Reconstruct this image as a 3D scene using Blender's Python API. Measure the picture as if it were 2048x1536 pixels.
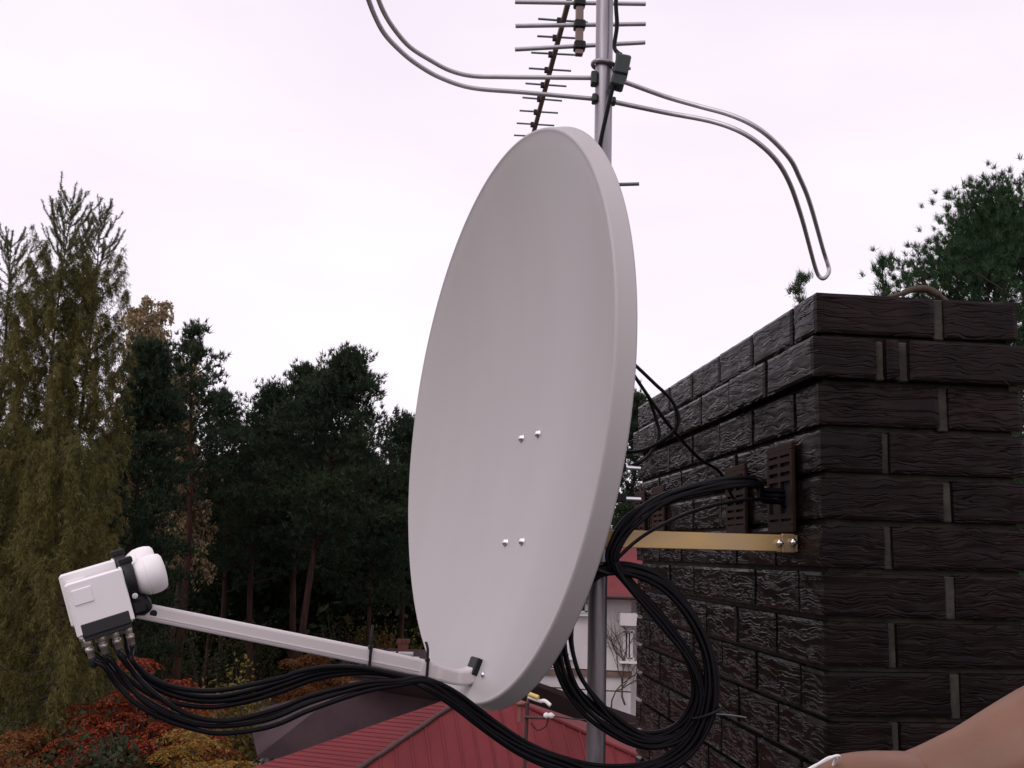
import bpy, math, random
import numpy as np
from mathutils import Vector, Matrix, noise as mnoise

for o in list(bpy.data.objects):
    bpy.data.objects.remove(o)
scene = bpy.context.scene
COL = scene.collection

# ------------------------------------------------------------------ camera
FOC = 2048.0
PITCH, ROLL = math.radians(9.48), math.radians(1.5)
Fv = np.array([0, math.cos(PITCH), math.sin(PITCH)])
R0 = np.array([1.0, 0, 0]); U0 = np.array([0, -math.sin(PITCH), math.cos(PITCH)])
Rv = math.cos(ROLL) * R0 + math.sin(ROLL) * U0
Uv = math.cos(ROLL) * U0 - math.sin(ROLL) * R0
cam_data = bpy.data.cameras.new('camera')
cam_data.sensor_width = 36.0
cam_data.lens = 36.0 * FOC / 2048.0
cam_data.clip_start = 0.05
cam_data.clip_end = 5000
cam = bpy.data.objects.new('camera', cam_data)
COL.objects.link(cam)
cam.matrix_world = Matrix(((Rv[0], Uv[0], -Fv[0], 0), (Rv[1], Uv[1], -Fv[1], 0), (Rv[2], Uv[2], -Fv[2], 0), (0, 0, 0, 1)))
scene.camera = cam
scene.render.resolution_x, scene.render.resolution_y = 1024, 768

# ------------------------------------------------------------------ sky: flat overcast over a Nishita sky
SUN_EL, SUN_AZ = math.radians(46), math.radians(-138)      # azimuth from +Y towards +X
world = bpy.data.worlds.new('World'); scene.world = world
world.use_nodes = True
wn, wl = world.node_tree.nodes, world.node_tree.links
wn.clear()
wout = wn.new('ShaderNodeOutputWorld'); wbg = wn.new('ShaderNodeBackground')
sky = wn.new('ShaderNodeTexSky'); sky.sky_type = 'NISHITA'; sky.sun_disc = False
sky.sun_elevation = SUN_EL; sky.sun_rotation = SUN_AZ
wc = wn.new('ShaderNodeTexCoord'); wmap = wn.new('ShaderNodeMapping'); wmap.inputs['Scale'].default_value = (1.0, 1.0, 3.0)
wno = wn.new('ShaderNodeTexNoise'); wno.inputs['Scale'].default_value = 1.6; wno.inputs['Detail'].default_value = 4
wra = wn.new('ShaderNodeValToRGB')
wra.color_ramp.elements[0].position = 0.3; wra.color_ramp.elements[0].color = (9.6, 8.5, 9.7, 1)
wra.color_ramp.elements[1].position = 0.7; wra.color_ramp.elements[1].color = (11.2, 10.4, 11.2, 1)
wmx = wn.new('ShaderNodeMixRGB'); wmx.inputs['Fac'].default_value = 0.94
wl.new(wc.outputs['Generated'], wmap.inputs['Vector']); wl.new(wmap.outputs['Vector'], wno.inputs['Vector'])
wl.new(wno.outputs['Fac'], wra.inputs['Fac'])
wl.new(sky.outputs['Color'], wmx.inputs['Color1']); wl.new(wra.outputs['Color'], wmx.inputs['Color2'])
wl.new(wmx.outputs['Color'], wbg.inputs['Color'])
wbg.inputs['Strength'].default_value = 0.1
wl.new(wbg.outputs['Background'], wout.inputs['Surface'])

sun_d = bpy.data.lights.new('sun', 'SUN'); sun_d.energy = 0.9; sun_d.angle = math.radians(40); sun_d.color = (1.0, 0.95, 0.93)
sun = bpy.data.objects.new('sun', sun_d); COL.objects.link(sun)
sdir = Vector((math.sin(SUN_AZ) * math.cos(SUN_EL), math.cos(SUN_AZ) * math.cos(SUN_EL), math.sin(SUN_EL)))
sun.rotation_euler = (-sdir).to_track_quat('-Z', 'Y').to_euler()
vs = scene.view_settings
vs.view_transform = 'Standard'; vs.look = 'None'; vs.gamma = 1.0; vs.exposure = 0.0; vs.use_curve_mapping = False

# ------------------------------------------------------------------ geometry helpers
def ray(px, py):
    return Fv + Rv * (px - 1024) / FOC + Uv * (768 - py) / FOC
def aty(px, py, y):                     # the point of that sight line at distance y
    d = ray(px, py); return Vector(d * (y / d[1]))
def atz(px, py, z):                     # ... at height z
    d = ray(px, py); return Vector(d * (z / d[2]))
def atplane(px, py, p0, nrm):
    d = Vector(ray(px, py)); nrm = Vector(nrm); return d * (Vector(p0).dot(nrm) / d.dot(nrm))

class MB:
    """collects shapes that become ONE mesh object"""
    def __init__(self): self.v, self.f, self.s = [], [], []
    def add(self, vs_, fs_, smooth=False):
        b = len(self.v)
        self.v += [tuple(p) for p in vs_]
        self.f += [tuple(i + b for i in q) for q in fs_]
        self.s += [smooth] * len(fs_)
    def box(self, sx, sy, sz, M=None, bev=0.0):
        M = M or Matrix.Identity(4)
        x, y, z = sx / 2, sy / 2, sz / 2
        if bev <= 0:
            vv = [(a, b, c) for a in (-x, x) for b in (-y, y) for c in (-z, z)]
            ff = [(0, 1, 3, 2), (4, 6, 7, 5), (0, 4, 5, 1), (2, 3, 7, 6), (0, 2, 6, 4), (1, 5, 7, 3)]
        else:
            vv, idx = [], {}
            for a in (-1, 1):
                for b in (-1, 1):
                    for c in (-1, 1):
                        for k in range(3):
                            p = [a * (x - bev), b * (y - bev), c * (z - bev)]
                            p[k] = (a, b, c)[k] * (x, y, z)[k]
                            idx[(a, b, c, k)] = len(vv); vv.append(p)
            ff = []
            for k in range(3):
                i, j = (k + 1) % 3, (k + 2) % 3
                for sgn in (-1, 1):
                    q = []
                    for (p, r) in ((-1, -1), (1, -1), (1, 1), (-1, 1)):
                        s = [0, 0, 0]; s[k] = sgn; s[i] = p; s[j] = r
                        q.append(idx[(*s, k)])
                    ff.append(q if sgn > 0 else q[::-1])
            for k in range(3):
                i, j = (k + 1) % 3, (k + 2) % 3
                for p in (-1, 1):
                    for r in (-1, 1):
                        a = [0, 0, 0]; a[i] = p; a[j] = r
                        a0 = a[:]; a0[k] = -1; a1 = a[:]; a1[k] = 1
                        q = [idx[(*a0, i)], idx[(*a1, i)], idx[(*a1, j)], idx[(*a0, j)]]
                        ff.append(q if p * r < 0 else q[::-1])
            for a in (-1, 1):
                for b in (-1, 1):
                    for c in (-1, 1):
                        q = [idx[(a, b, c, k)] for k in range(3)]
                        ff.append(q if a * b * c > 0 else q[::-1])
        self.add([M @ Vector(p) for p in vv], ff)
        return self
    def tube(self, pts, rad, sides=8, closed=False, cap=True, smooth=True, flat=None):
        pts = [Vector(p) for p in pts]; n = len(pts)
        if not hasattr(rad, '__len__'): rad = [rad] * n
        rings, nrm = [], None
        for i in range(n):
            if closed: t = pts[(i + 1) % n] - pts[i - 1]
            else: t = pts[min(i + 1, n - 1)] - pts[max(i - 1, 0)]
            t = t.normalized() if t.length > 1e-9 else Vector((0, 0, 1))
            if nrm is None:
                nrm = t.cross(Vector((0, 0, 1)))
                if nrm.length < 0.1: nrm = t.cross(Vector((0, 1, 0)))
            nrm = (nrm - t * nrm.dot(t)).normalized()
            bn = t.cross(nrm)
            rings.append([pts[i] + (nrm * math.cos(2 * math.pi * k / sides) + bn * math.sin(2 * math.pi * k / sides)) * rad[i] for k in range(sides)])
        vv = [p for r in rings for p in r]; ff = []
        m = n if closed else n - 1
        for i in range(m):
            a, b = i * sides, ((i + 1) % n) * sides
            for k in range(sides):
                k2 = (k + 1) % sides
                ff.append((a + k, a + k2, b + k2, b + k))
        self.add(vv, ff, smooth)
        if cap and not closed:
            self.add(rings[0], [tuple(range(sides))[::-1]]); self.add(rings[-1], [tuple(range(sides))])
        return self
    def lathe(self, prof, M=None, seg=32, smooth=True):     # prof: (radius, axial) along local z
        M = M or Matrix.Identity(4); vv, ff = [], []
        for (r, a) in prof:
            for k in range(seg):
                t = 2 * math.pi * k / seg
                vv.append(M @ Vector((r * math.cos(t), r * math.sin(t), a)))
        for i in range(len(prof) - 1):
            for k in range(seg):
                k2 = (k + 1) % seg
                ff.append((i * seg + k, i * seg + k2, (i + 1) * seg + k2, (i + 1) * seg + k))
        self.add(vv, ff, smooth)
        return self
    def sweep(self, pts, sizes, side, bev=0.004):           # rectangular tube along pts, 'side' = width axis
        side = Vector(side).normalized(); rings = []
        pts = [Vector(p) for p in pts]; n = len(pts)
        for i in range(n):
            t = (pts[min(i + 1, n - 1)] - pts[max(i - 1, 0)]).normalized()
            up = side.cross(t).normalized(); w, h = sizes[i]
            w, h = w / 2, h / 2; c = bev
            prof = [(w, -h + c), (w, h - c), (w - c * .3, h - c * .3), (w - c, h), (-w + c, h), (-w, h - c), (-w, -h + c), (-w + c, -h), (w - c, -h), (w - c * .3, -h + c * .3)]
            rings.append([pts[i] + side * a + up * b for a, b in prof])
        m = len(rings[0]); vv = [p for r in rings for p in r]; ff = []
        for i in range(n - 1):
            for k in range(m):
                k2 = (k + 1) % m
                ff.append((i * m + k, i * m + k2, (i + 1) * m + k2, (i + 1) * m + k))
        ff += [tuple(range(m))[::-1], tuple(range((n - 1) * m, n * m))]
        self.add(vv, ff); return self
    def mesh(self, name):
        me = bpy.data.meshes.new(name); me.from_pydata(self.v, [], self.f)
        me.polygons.foreach_set('use_smooth', self.s); me.update()
        return me
    def build(self, name, mat, parent=None):
        return link(name, self.mesh(name), mat, parent)

def link(name, me, mat, parent=None):
    o = bpy.data.objects.new(name, me); COL.objects.link(o)
    if mat is not None and len(me.materials) == 0: me.materials.append(mat)
    if parent is not None:
        o.parent = parent
        o.matrix_parent_inverse = parent.matrix_basis.inverted()
    return o
def tag(o, label=None, cat=None, group=None, kind=None):
    for k, v in (('label', label), ('category', cat), ('group', group), ('kind', kind)):
        if v: o[k] = v
    return o
def thing(name, label, cat, loc=(0, 0, 0), group=None):
    o = bpy.data.objects.new(name, None); COL.objects.link(o); o.location = loc; o.empty_display_size = .1
    return tag(o, label, cat, group)
def copy_tree(o, parent=None):
    c = o.copy(); COL.objects.link(c); c.parent = parent
    for ch in list(o.children): copy_tree(ch, c)
    return c
def axes(x, y, z, loc):
    M = Matrix.Identity(4)
    for i, a in enumerate((x, y, z)): M[0][i], M[1][i], M[2][i] = a
    M.translation = Vector(loc); return M
def frame_z(d, loc, hint=(0, 0, 1)):
    z = Vector(d).normalized(); h = Vector(hint)
    if abs(z.dot(h)) > .95: h = Vector((1, 0, 0))
    x = h.cross(z).normalized(); return axes(x, z.cross(x), z, loc)
def catmull(P, steps=6, closed=False):
    P = [Vector(p) for p in P]; n = len(P); out = []
    for i in range(n if closed else n - 1):
        if closed: p0, p1, p2, p3 = P[i - 1], P[i], P[(i + 1) % n], P[(i + 2) % n]
        else: p0, p1, p2, p3 = P[max(i - 1, 0)], P[i], P[i + 1], P[min(i + 2, n - 1)]
        for k in range(steps):
            t = k / steps
            out.append(.5 * ((2 * p1) + (p2 - p0) * t + (2 * p0 - 5 * p1 + 4 * p2 - p3) * t * t + (3 * p1 - p0 - 3 * p2 + p3) * t ** 3))
    if not closed: out.append(P[-1])
    return out
def mesh_np(name, V, nper):
    """V: (N*nper,3) verts, consecutive nper verts = one face"""
    V = np.ascontiguousarray(V, dtype=np.float32); nv = len(V); nf = nv // nper
    me = bpy.data.meshes.new(name)
    me.vertices.add(nv); me.vertices.foreach_set('co', V.ravel())
    me.loops.add(nv); me.loops.foreach_set('vertex_index', np.arange(nv, dtype=np.int32))
    me.polygons.add(nf); me.polygons.foreach_set('loop_start', np.arange(0, nv, nper, dtype=np.int32))
    me.polygons.foreach_set('loop_total', np.full(nf, nper, dtype=np.int32))
    me.update(calc_edges=True)
    return me

# ------------------------------------------------------------------ materials
def mat(name, col, rough=.6, metal=0.0, var=.12, vscale=8.0, bump=0.0, bscale=60.0, bdist=.002, spec=.5, coord='Object', stretch=(1, 1, 1), col2=None, detail=4.0, rvar=0.0):
    m = bpy.data.materials.new(name); m.use_nodes = True
    N, L = m.node_tree.nodes, m.node_tree.links; b = N['Principled BSDF']
    tc = N.new('ShaderNodeTexCoord'); mp = N.new('ShaderNodeMapping'); mp.inputs['Scale'].default_value = stretch
    L.new(tc.outputs[coord], mp.inputs['Vector'])
    oi = N.new('ShaderNodeObjectInfo'); ad = N.new('ShaderNodeVectorMath'); ad.operation = 'ADD'
    sc = N.new('ShaderNodeMath'); sc.operation = 'MULTIPLY'; sc.inputs[1].default_value = 37.0
    L.new(oi.outputs['Random'], sc.inputs[0]); L.new(mp.outputs['Vector'], ad.inputs[0]); L.new(sc.outputs[0], ad.inputs[1])
    no = N.new('ShaderNodeTexNoise'); no.inputs['Scale'].default_value = vscale; no.inputs['Detail'].default_value = detail
    L.new(ad.outputs['Vector'], no.inputs['Vector'])
    cr = N.new('ShaderNodeValToRGB'); e = cr.color_ramp.elements
    c2 = col2 or tuple(c * (1 - var) for c in col); c1 = col if col2 else tuple(min(1, c * (1 + var)) for c in col)
    e[0].position = .3; e[0].color = (*c2, 1); e[1].position = .7; e[1].color = (*c1, 1)
    L.new(no.outputs['Fac'], cr.inputs['Fac']); L.new(cr.outputs['Color'], b.inputs['Base Color'])
    b.inputs['Roughness'].default_value = rough; b.inputs['Metallic'].default_value = metal
    b.inputs['Specular IOR Level'].default_value = spec
    if rvar:
        mr = N.new('ShaderNodeMapRange'); mr.inputs['To Min'].default_value = rough - rvar; mr.inputs['To Max'].default_value = rough + rvar
        L.new(no.outputs['Fac'], mr.inputs['Value']); L.new(mr.outputs['Result'], b.inputs['Roughness'])
    if bump:
        n2 = N.new('ShaderNodeTexNoise'); n2.inputs['Scale'].default_value = bscale; n2.inputs['Detail'].default_value = 5
        L.new(ad.outputs['Vector'], n2.inputs['Vector'])
        bp = N.new('ShaderNodeBump'); bp.inputs['Strength'].default_value = bump; bp.inputs['Distance'].default_value = bdist
        L.new(n2.outputs['Fac'], bp.inputs['Height']); L.new(bp.outputs['Normal'], b.inputs['Normal'])
    return m

def leaf_mat(name, cols, transl=.25, rough=.65, nscale=.6):
    m = bpy.data.materials.new(name); m.use_nodes = True
    N, L = m.node_tree.nodes, m.node_tree.links; b = N['Principled BSDF']; out = N['Material Output']
    ge = N.new('ShaderNodeNewGeometry'); tc = N.new('ShaderNodeTexCoord'); oi = N.new('ShaderNodeObjectInfo')
    ad = N.new('ShaderNodeVectorMath'); ad.operation = 'ADD'; L.new(tc.outputs['Object'], ad.inputs[0]); L.new(oi.outputs['Random'], ad.inputs[1])
    no = N.new('ShaderNodeTexNoise'); no.inputs['Scale'].default_value = nscale; no.inputs['Detail'].default_value = 3; L.new(ad.outputs['Vector'], no.inputs['Vector'])
    mx = N.new('ShaderNodeMath'); mx.operation = 'MULTIPLY_ADD'; mx.inputs[1].default_value = .45
    mz = N.new('ShaderNodeMapRange'); mz.inputs['From Min'].default_value = .3; mz.inputs['From Max'].default_value = .7; mz.inputs['To Max'].default_value = .6
    L.new(no.outputs['Fac'], mz.inputs['Value'])
    L.new(ge.outputs['Random Per Island'], mx.inputs[0]); L.new(mz.outputs['Result'], mx.inputs[2])
    cr = N.new('ShaderNodeValToRGB'); e = cr.color_ramp.elements
    while len(e) < len(cols): e.new(.5)
    for i, c in enumerate(cols):
        e[i].position = i / (len(cols) - 1); e[i].color = (*c, 1)
    L.new(mx.outputs[0], cr.inputs['Fac']); L.new(cr.outputs['Color'], b.inputs['Base Color'])
    b.inputs['Roughness'].default_value = rough; b.inputs['Specular IOR Level'].default_value = .25
    tr = N.new('ShaderNodeBsdfTranslucent'); L.new(cr.outputs['Color'], tr.inputs['Color'])
    ms = N.new('ShaderNodeMixShader'); ms.inputs['Fac'].default_value = transl
    L.new(b.outputs['BSDF'], ms.inputs[1]); L.new(tr.outputs['BSDF'], ms.inputs[2]); L.new(ms.outputs['Shader'], out.inputs['Surface'])
    return m

def brick_mat():
    m = bpy.data.materials.new('rustic_brick'); m.use_nodes = True
    N, L = m.node_tree.nodes, m.node_tree.links; b = N['Principled BSDF']
    tc = N.new('ShaderNodeTexCoord'); oi = N.new('ShaderNodeObjectInfo')
    sc = N.new('ShaderNodeMath'); sc.operation = 'MULTIPLY'; sc.inputs[1].default_value = 53.0; L.new(oi.outputs['Random'], sc.inputs[0])
    ad = N.new('ShaderNodeVectorMath'); ad.operation = 'ADD'; L.new(tc.outputs['Object'], ad.inputs[0]); L.new(sc.outputs[0], ad.inputs[1])
    mp = N.new('ShaderNodeMapping'); mp.inputs['Scale'].default_value = (5.0, 5.0, 62); L.new(ad.outputs['Vector'], mp.inputs['Vector'])
    wob = N.new('ShaderNodeTexNoise'); wob.inputs['Scale'].default_value = 16; wob.inputs['Detail'].default_value = 2; L.new(ad.outputs['Vector'], wob.inputs['Vector'])
    w2 = N.new('ShaderNodeVectorMath'); w2.operation = 'MULTIPLY'; w2.inputs[1].default_value = (0, 0, 1.6); L.new(wob.outputs['Color'], w2.inputs[0])
    a2 = N.new('ShaderNodeVectorMath'); a2.operation = 'ADD'; L.new(mp.outputs['Vector'], a2.inputs[0]); L.new(w2.outputs['Vector'], a2.inputs[1])
    n1 = N.new('ShaderNodeTexNoise'); n1.inputs['Scale'].default_value = 1.0; n1.inputs['Detail'].default_value = 2.0; n1.inputs['Roughness'].default_value = .45; L.new(a2.outputs['Vector'], n1.inputs['Vector'])
    rg = N.new('ShaderNodeValToRGB'); e = rg.color_ramp.elements           # thin cracks between flat plateaus
    e[0].position = 0; e[0].color = (.8, .8, .8, 1); e[1].position = 1; e[1].color = (.8, .8, .8, 1)
    for ps, vl in ((.415, .78), (.437, 0), (.47, 1), (.535, .85), (.555, .1), (.585, 1)):
        x = e.new(ps); x.color = (vl, vl, vl, 1)
    L.new(n1.outputs['Fac'], rg.inputs['Fac'])
    bp = N.new('ShaderNodeBump'); bp.inputs['Strength'].default_value = .8; bp.inputs['Distance'].default_value = .0024
    L.new(rg.outputs['Color'], bp.inputs['Height'])
    n3 = N.new('ShaderNodeTexNoise'); n3.inputs['Scale'].default_value = 220; L.new(ad.outputs['Vector'], n3.inputs['Vector'])
    b2 = N.new('ShaderNodeBump'); b2.inputs['Strength'].default_value = .2; b2.inputs['Distance'].default_value = .001
    L.new(n3.outputs['Fac'], b2.inputs['Height']); L.new(bp.outputs['Normal'], b2.inputs['Normal']); L.new(b2.outputs['Normal'], b.inputs['Normal'])
    n4 = N.new('ShaderNodeTexNoise'); n4.inputs['Scale'].default_value = 14; n4.inputs['Detail'].default_value = 4; L.new(ad.outputs['Vector'], n4.inputs['Vector'])
    cr = N.new('ShaderNodeValToRGB'); e = cr.color_ramp.elements
    e[0].position = .3; e[0].color = (.0065, .0036, .0036, 1); e[1].position = .72; e[1].color = (.0165, .0095, .0095, 1)
    L.new(n4.outputs['Fac'], cr.inputs['Fac'])
    hv = N.new('ShaderNodeHueSaturation'); vr = N.new('ShaderNodeMapRange'); vr.inputs['To Min'].default_value = .75; vr.inputs['To Max'].default_value = 1.25
    L.new(oi.outputs['Random'], vr.inputs['Value']); L.new(vr.outputs['Result'], hv.inputs['Value']); L.new(cr.outputs['Color'], hv.inputs['Color'])
    L.new(hv.outputs['Color'], b.inputs['Base Color'])
    b.inputs['Roughness'].default_value = .27; b.inputs['Specular IOR Level'].default_value = .10
    return m

def tile_roof_mat(name, c1, c2, rows):
    m = mat(name, c1, rough=.55, col2=c2, vscale=1.3, detail=6, bump=.25, bscale=9, bdist=.02)
    return m

M = dict(
    dish=mat('dish_white_paint', (.43, .402, .400), rough=.38, var=.03, vscale=3, stretch=(3, 3, .6), bump=.03, bscale=400, bdist=.0005, spec=.4),
    arm=mat('arm_white_paint', (.62, .57, .57), rough=.38, var=.02, vscale=6),
    plastic=mat('white_plastic', (.86, .82, .82), rough=.4, var=.012, vscale=20),
    grey_plastic=mat('charcoal_plastic', (.018, .016, .019), rough=.45, var=.1),
    black=mat('black_plastic', (.008, .0075, .009), rough=.5, var=.15, spec=.3),
    cable=mat('black_cable_sheath', (.005, .0045, .006), rough=.40, var=.15, spec=.10),
    galv=mat('galvanised_steel', (.40, .37, .40), rough=.40, metal=.85, col2=(.20, .185, .20), vscale=5, stretch=(16, 16, .9), rvar=.08, bump=.15, bscale=30, bdist=.001),
    alu=mat('dull_aluminium', (.48, .47, .49), rough=.45, metal=.8, var=.1, vscale=30, stretch=(1, 1, 1)),
    rod=mat('thin_rod_metal', (.16, .18, .19), rough=.5, metal=.6, var=.1),
    boom=mat('weathered_boom', (.20, .145, .13), rough=.5, metal=.5, var=.15, vscale=15),
    bolt=mat('bright_zinc', (.75, .75, .77), rough=.25, metal=1.0, var=.05),
    nickel=mat('connector_metal', (.48, .42, .38), rough=.38, metal=.8, var=.15, vscale=90),
    brass=mat('yellow_zinc_plate', (.68, .47, .19), rough=.45, metal=.55, col2=(.50, .36, .22), vscale=9, stretch=(1, 1, 2), rvar=.1),
    brick=brick_mat(),
    mortar=mat('grey_mortar', (.058, .051, .040), rough=.95, col2=(.018, .015, .012), vscale=25, bump=.8, bscale=120, bdist=.003),
    vent=mat('brown_vent_plastic', (.026, .011, .0075), rough=.7, spec=.15, var=.15, vscale=20),
    dark=mat('dark_void', (.008, .007, .007), rough=.9, var=.1),
    box=mat('dark_green_box', (.012, .020, .019), rough=.4, var=.15, vscale=30),
    bark=mat('bark', (.075, .05, .04), rough=.9, col2=(.03, .022, .018), vscale=3, stretch=(3, 3, .7), bump=.8, bscale=8, bdist=.03),
    pinebark=mat('orange_pine_bark', (.07, .034, .024), rough=.95, col2=(.02, .013, .011), spec=.15, vscale=2, stretch=(3, 3, .7), bump=.8, bscale=8, bdist=.03),
    twig=mat('twig', (.07, .05, .035), rough=.9, var=.2),
    roof_red=mat('red_painted_roof', (.175, .026, .030), rough=.7, spec=.25, col2=(.11, .017, .020), vscale=.9, detail=7, stretch=(1, 1, 1), bump=.2, bscale=14, bdist=.02),
    roof_red2=mat('red_sheet_roof', (.20, .032, .037), rough=.7, spec=.25, col2=(.135, .021, .024), vscale=.8, detail=7, bump=.15, bscale=10, bdist=.02),
    roof_brown=mat('brown_felt_roof', (.095, .055, .062), rough=.8, col2=(.058, .036, .042), vscale=1.1, detail=8, bump=.4, bscale=20, bdist=.02),
    ridge=mat('dark_ridge', (.06, .025, .025), rough=.7, var=.3, vscale=3),
    render=mat('white_render', (.72, .68, .68), rough=.9, col2=(.55, .51, .51), vscale=.7, detail=7, bump=.3, bscale=30, bdist=.01),
    band=mat('brown_band', (.16, .10, .08), rough=.8, var=.25, vscale=3),
    white=mat('white_trim', (.75, .72, .73), rough=.6, var=.05),
    yellow=mat('yellow_plastic', (.62, .42, .12), rough=.5, var=.1),
    rust=mat('red_brown_paint', (.20, .06, .05), rough=.6, var=.2, vscale=5),
    glass=mat('dark_window_glass', (.02, .022, .026), rough=.08, var=.05),
    skin=mat('skin', (.19, .088, .050), rough=.55, col2=(.14, .060, .034), vscale=22, bump=.12, bscale=180, bdist=.001),
    ground=mat('leaf_litter', (.09, .06, .03), rough=.95, col2=(.035, .04, .018), vscale=.35, detail=9, bump=.8, bscale=3, bdist=.08),
    deck=mat('roofing_felt', (.07, .065, .065), rough=.9, var=.25, vscale=2, bump=.5, bscale=90, bdist=.004),
    pine=leaf_mat('pine_needles', [(.009, .018, .010), (.024, .042, .021), (.052, .074, .035)]),
    pine_near=leaf_mat('near_pine_needles', [(.012, .030, .014), (.030, .066, .028), (.075, .115, .045)]),
    larch=leaf_mat('larch_needles', [(.048, .054, .018), (.092, .092, .026), (.15, .122, .032), (.075, .098, .036)], nscale=.5),
    larch_top=leaf_mat('larch_top_needles', [(.07, .08, .045), (.11, .12, .06), (.15, .14, .065)], nscale=.8),
    birch=leaf_mat('birch_leaves', [(.20, .155, .095), (.30, .225, .13), (.36, .27, .13)], nscale=.8),
    sumac=leaf_mat('red_sumac_leaves', [(.085, .011, .009), (.165, .022, .012), (.24, .050, .015), (.14, .015, .010)], nscale=1.0),
    orange=leaf_mat('orange_leaves', [(.18, .06, .012), (.29, .125, .018), (.17, .135, .03), (.27, .075, .014)], nscale=1.0),
    rustleaf=leaf_mat('rusty_leaves', [(.12, .035, .014), (.20, .07, .02), (.09, .06, .02)], nscale=.8),
    ylw=leaf_mat('yellow_green_leaves', [(.10, .085, .02), (.20, .15, .03), (.12, .12, .03)], nscale=.8),
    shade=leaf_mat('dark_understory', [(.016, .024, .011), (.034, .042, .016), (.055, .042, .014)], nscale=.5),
)
GZ = -6.5                                   # ground level below the camera

# ------------------------------------------------------------------ ground and the roof underfoot
g = MB(); n = 60; S = 700.0
def gz(x, y):
    return GZ + .35 * mnoise.noise(Vector((x * .03, y * .03, 2.0))) + max(0, (math.hypot(x, y) - 60)) * .02
gv = []
lin = [(-1 + 2 * i / n) for i in range(n + 1)]; lin = [math.copysign(abs(t) ** 2.0, t) for t in lin]
for i in range(n + 1):
    for j in range(n + 1):
        gv.append((lin[i] * S, lin[j] * S + 30, gz(lin[i] * S, lin[j] * S + 30)))
g.add(gv, [(i * (n + 1) + j, (i + 1) * (n + 1) + j, (i + 1) * (n + 1) + j + 1, i * (n + 1) + j + 1) for i in range(n) for j in range(n)], True)
tag(g.build('ground', M['ground']), kind='structure')
d = MB(); d.box(5.0, 5.2, .25, Matrix.Translation((.2, 1.5, -1.475))); d.box(4.7, 4.9, 4.9, Matrix.Translation((.2, 1.5, -4.05)))
tag(d.build('roof_deck', M['deck']), kind='structure')
DECK = -1.35

# ------------------------------------------------------------------ chimney
CD = Vector((-.0916, .9958, 0)).normalized()          # along the long left face, away from the camera
CF = Vector((CD.y, -CD.x, 0))                         # along the front face, to the right
CC = Vector((.5455, 1.80, 0))                         # front left corner
ZT, PIT = .483, .0833
CM = axes(CF, CD, Vector((0, 0, 1)), (CC.x, CC.y, 0))   # chimney frame: x = s (right), y = t (away), z
CW, CL = .386, 1.50
chim = thing('chimney', 'tall dark chimney of wood-grained brown-black bricks behind the dish mast', 'chimney', (CC.x, CC.y, DECK))
ncourse = 22
core = MB()
core.box(CW - .034, CL - .034, ZT - .012 - DECK, CM @ Matrix.Translation((CW / 2, CL / 2, (ZT - .012 + DECK) / 2)))
core.build('mortar_core', M['mortar'], chim)
cap = MB(); cap.box(CW - .05, CL - .05, .02, CM @ Matrix.Translation((CW / 2, CL / 2, ZT - .006)), .004)
cap.build('mortar_cap', M['mortar'], chim)

def brick_mesh(lx, ly, lz, seed):
    rnd = random.Random(seed); ox = rnd.uniform(0, 50)
    nx, ny, nz = max(2, int(lx / .011)), max(2, int(ly / .011)), 11
    verts, idx, faces = [], {}, []
    def vid(i, j, k):
        key = (i, j, k)
        if key not in idx:
            p = Vector(((i / nx - .5) * lx, (j / ny - .5) * ly, (k / nz - .5) * lz))
            out = Vector(((i == nx) - (i == 0), (j == ny) - (j == 0), (k == nz) - (k == 0)))
            ne = abs(out.x) + abs(out.y) + abs(out.z)
            w = mnoise.noise(Vector((p.x * 14 + ox, p.y * 14, 3.1)))
            h = mnoise.noise(Vector((p.x * 11 + ox, p.y * 11 + ox, p.z * 85 + w * 1.6)))
            h2 = mnoise.noise(Vector((p.x * 20 - ox, p.y * 20, p.z * 25)))
            dsp = .0010 * h + .0009 * h2 - (.0022 if ne > 1 else 0)
            o2 = Vector((out.x, out.y, out.z * .35))
            if ne: p = p + o2 * dsp
            idx[key] = len(verts); verts.append(p)
        return idx[key]
    for (na, nb, fn) in ((nx, nz, lambda a, b, s: (a, s * ny, b)), (ny, nz, lambda a, b, s: (s * nx, a, b)), (nx, ny, lambda a, b, s: (a, b, s * nz))):
        for s in (0, 1):
            for a in range(na):
                for b in range(nb):
                    q = [vid(*fn(a, b, s)), vid(*fn(a + 1, b, s)), vid(*fn(a + 1, b + 1, s)), vid(*fn(a, b + 1, s))]
                    faces.append(q)
    me = bpy.data.meshes.new('brick'); me.from_pydata(verts, [], faces)
    import bmesh as _b
    bm = _b.new(); bm.from_mesh(me); _b.ops.recalc_face_normals(bm, faces=bm.faces); bm.to_mesh(me); bm.free()
    me.materials.append(M['brick']); return me
bcache = {}
def brick(s0, s1, t0, t1, ci, var, outs=0.0):
    key = (round(s1 - s0, 3), round(t1 - t0, 3), var)
    if key not in bcache: bcache[key] = brick_mesh(s1 - s0, t1 - t0, .0745, int(key[0] * 7000 + key[1] * 3000 + var * 17))
    o = bpy.data.objects.new('brick', bcache[key]); COL.objects.link(o)
    o.parent = chim; o.matrix_parent_inverse = chim.matrix_basis.inverted()
    z = ZT - PIT * ci - .036
    o.matrix_basis = CM @ Matrix.Translation(((s0 + s1) / 2, (t0 + t1) / 2, z)) @ Matrix.Rotation(brnd.uniform(-.006, .006), 4, 'Z') @ Matrix.Rotation(brnd.uniform(-.007, .007), 4, 'Y')
brnd = random.Random(11)
J = .006
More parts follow.
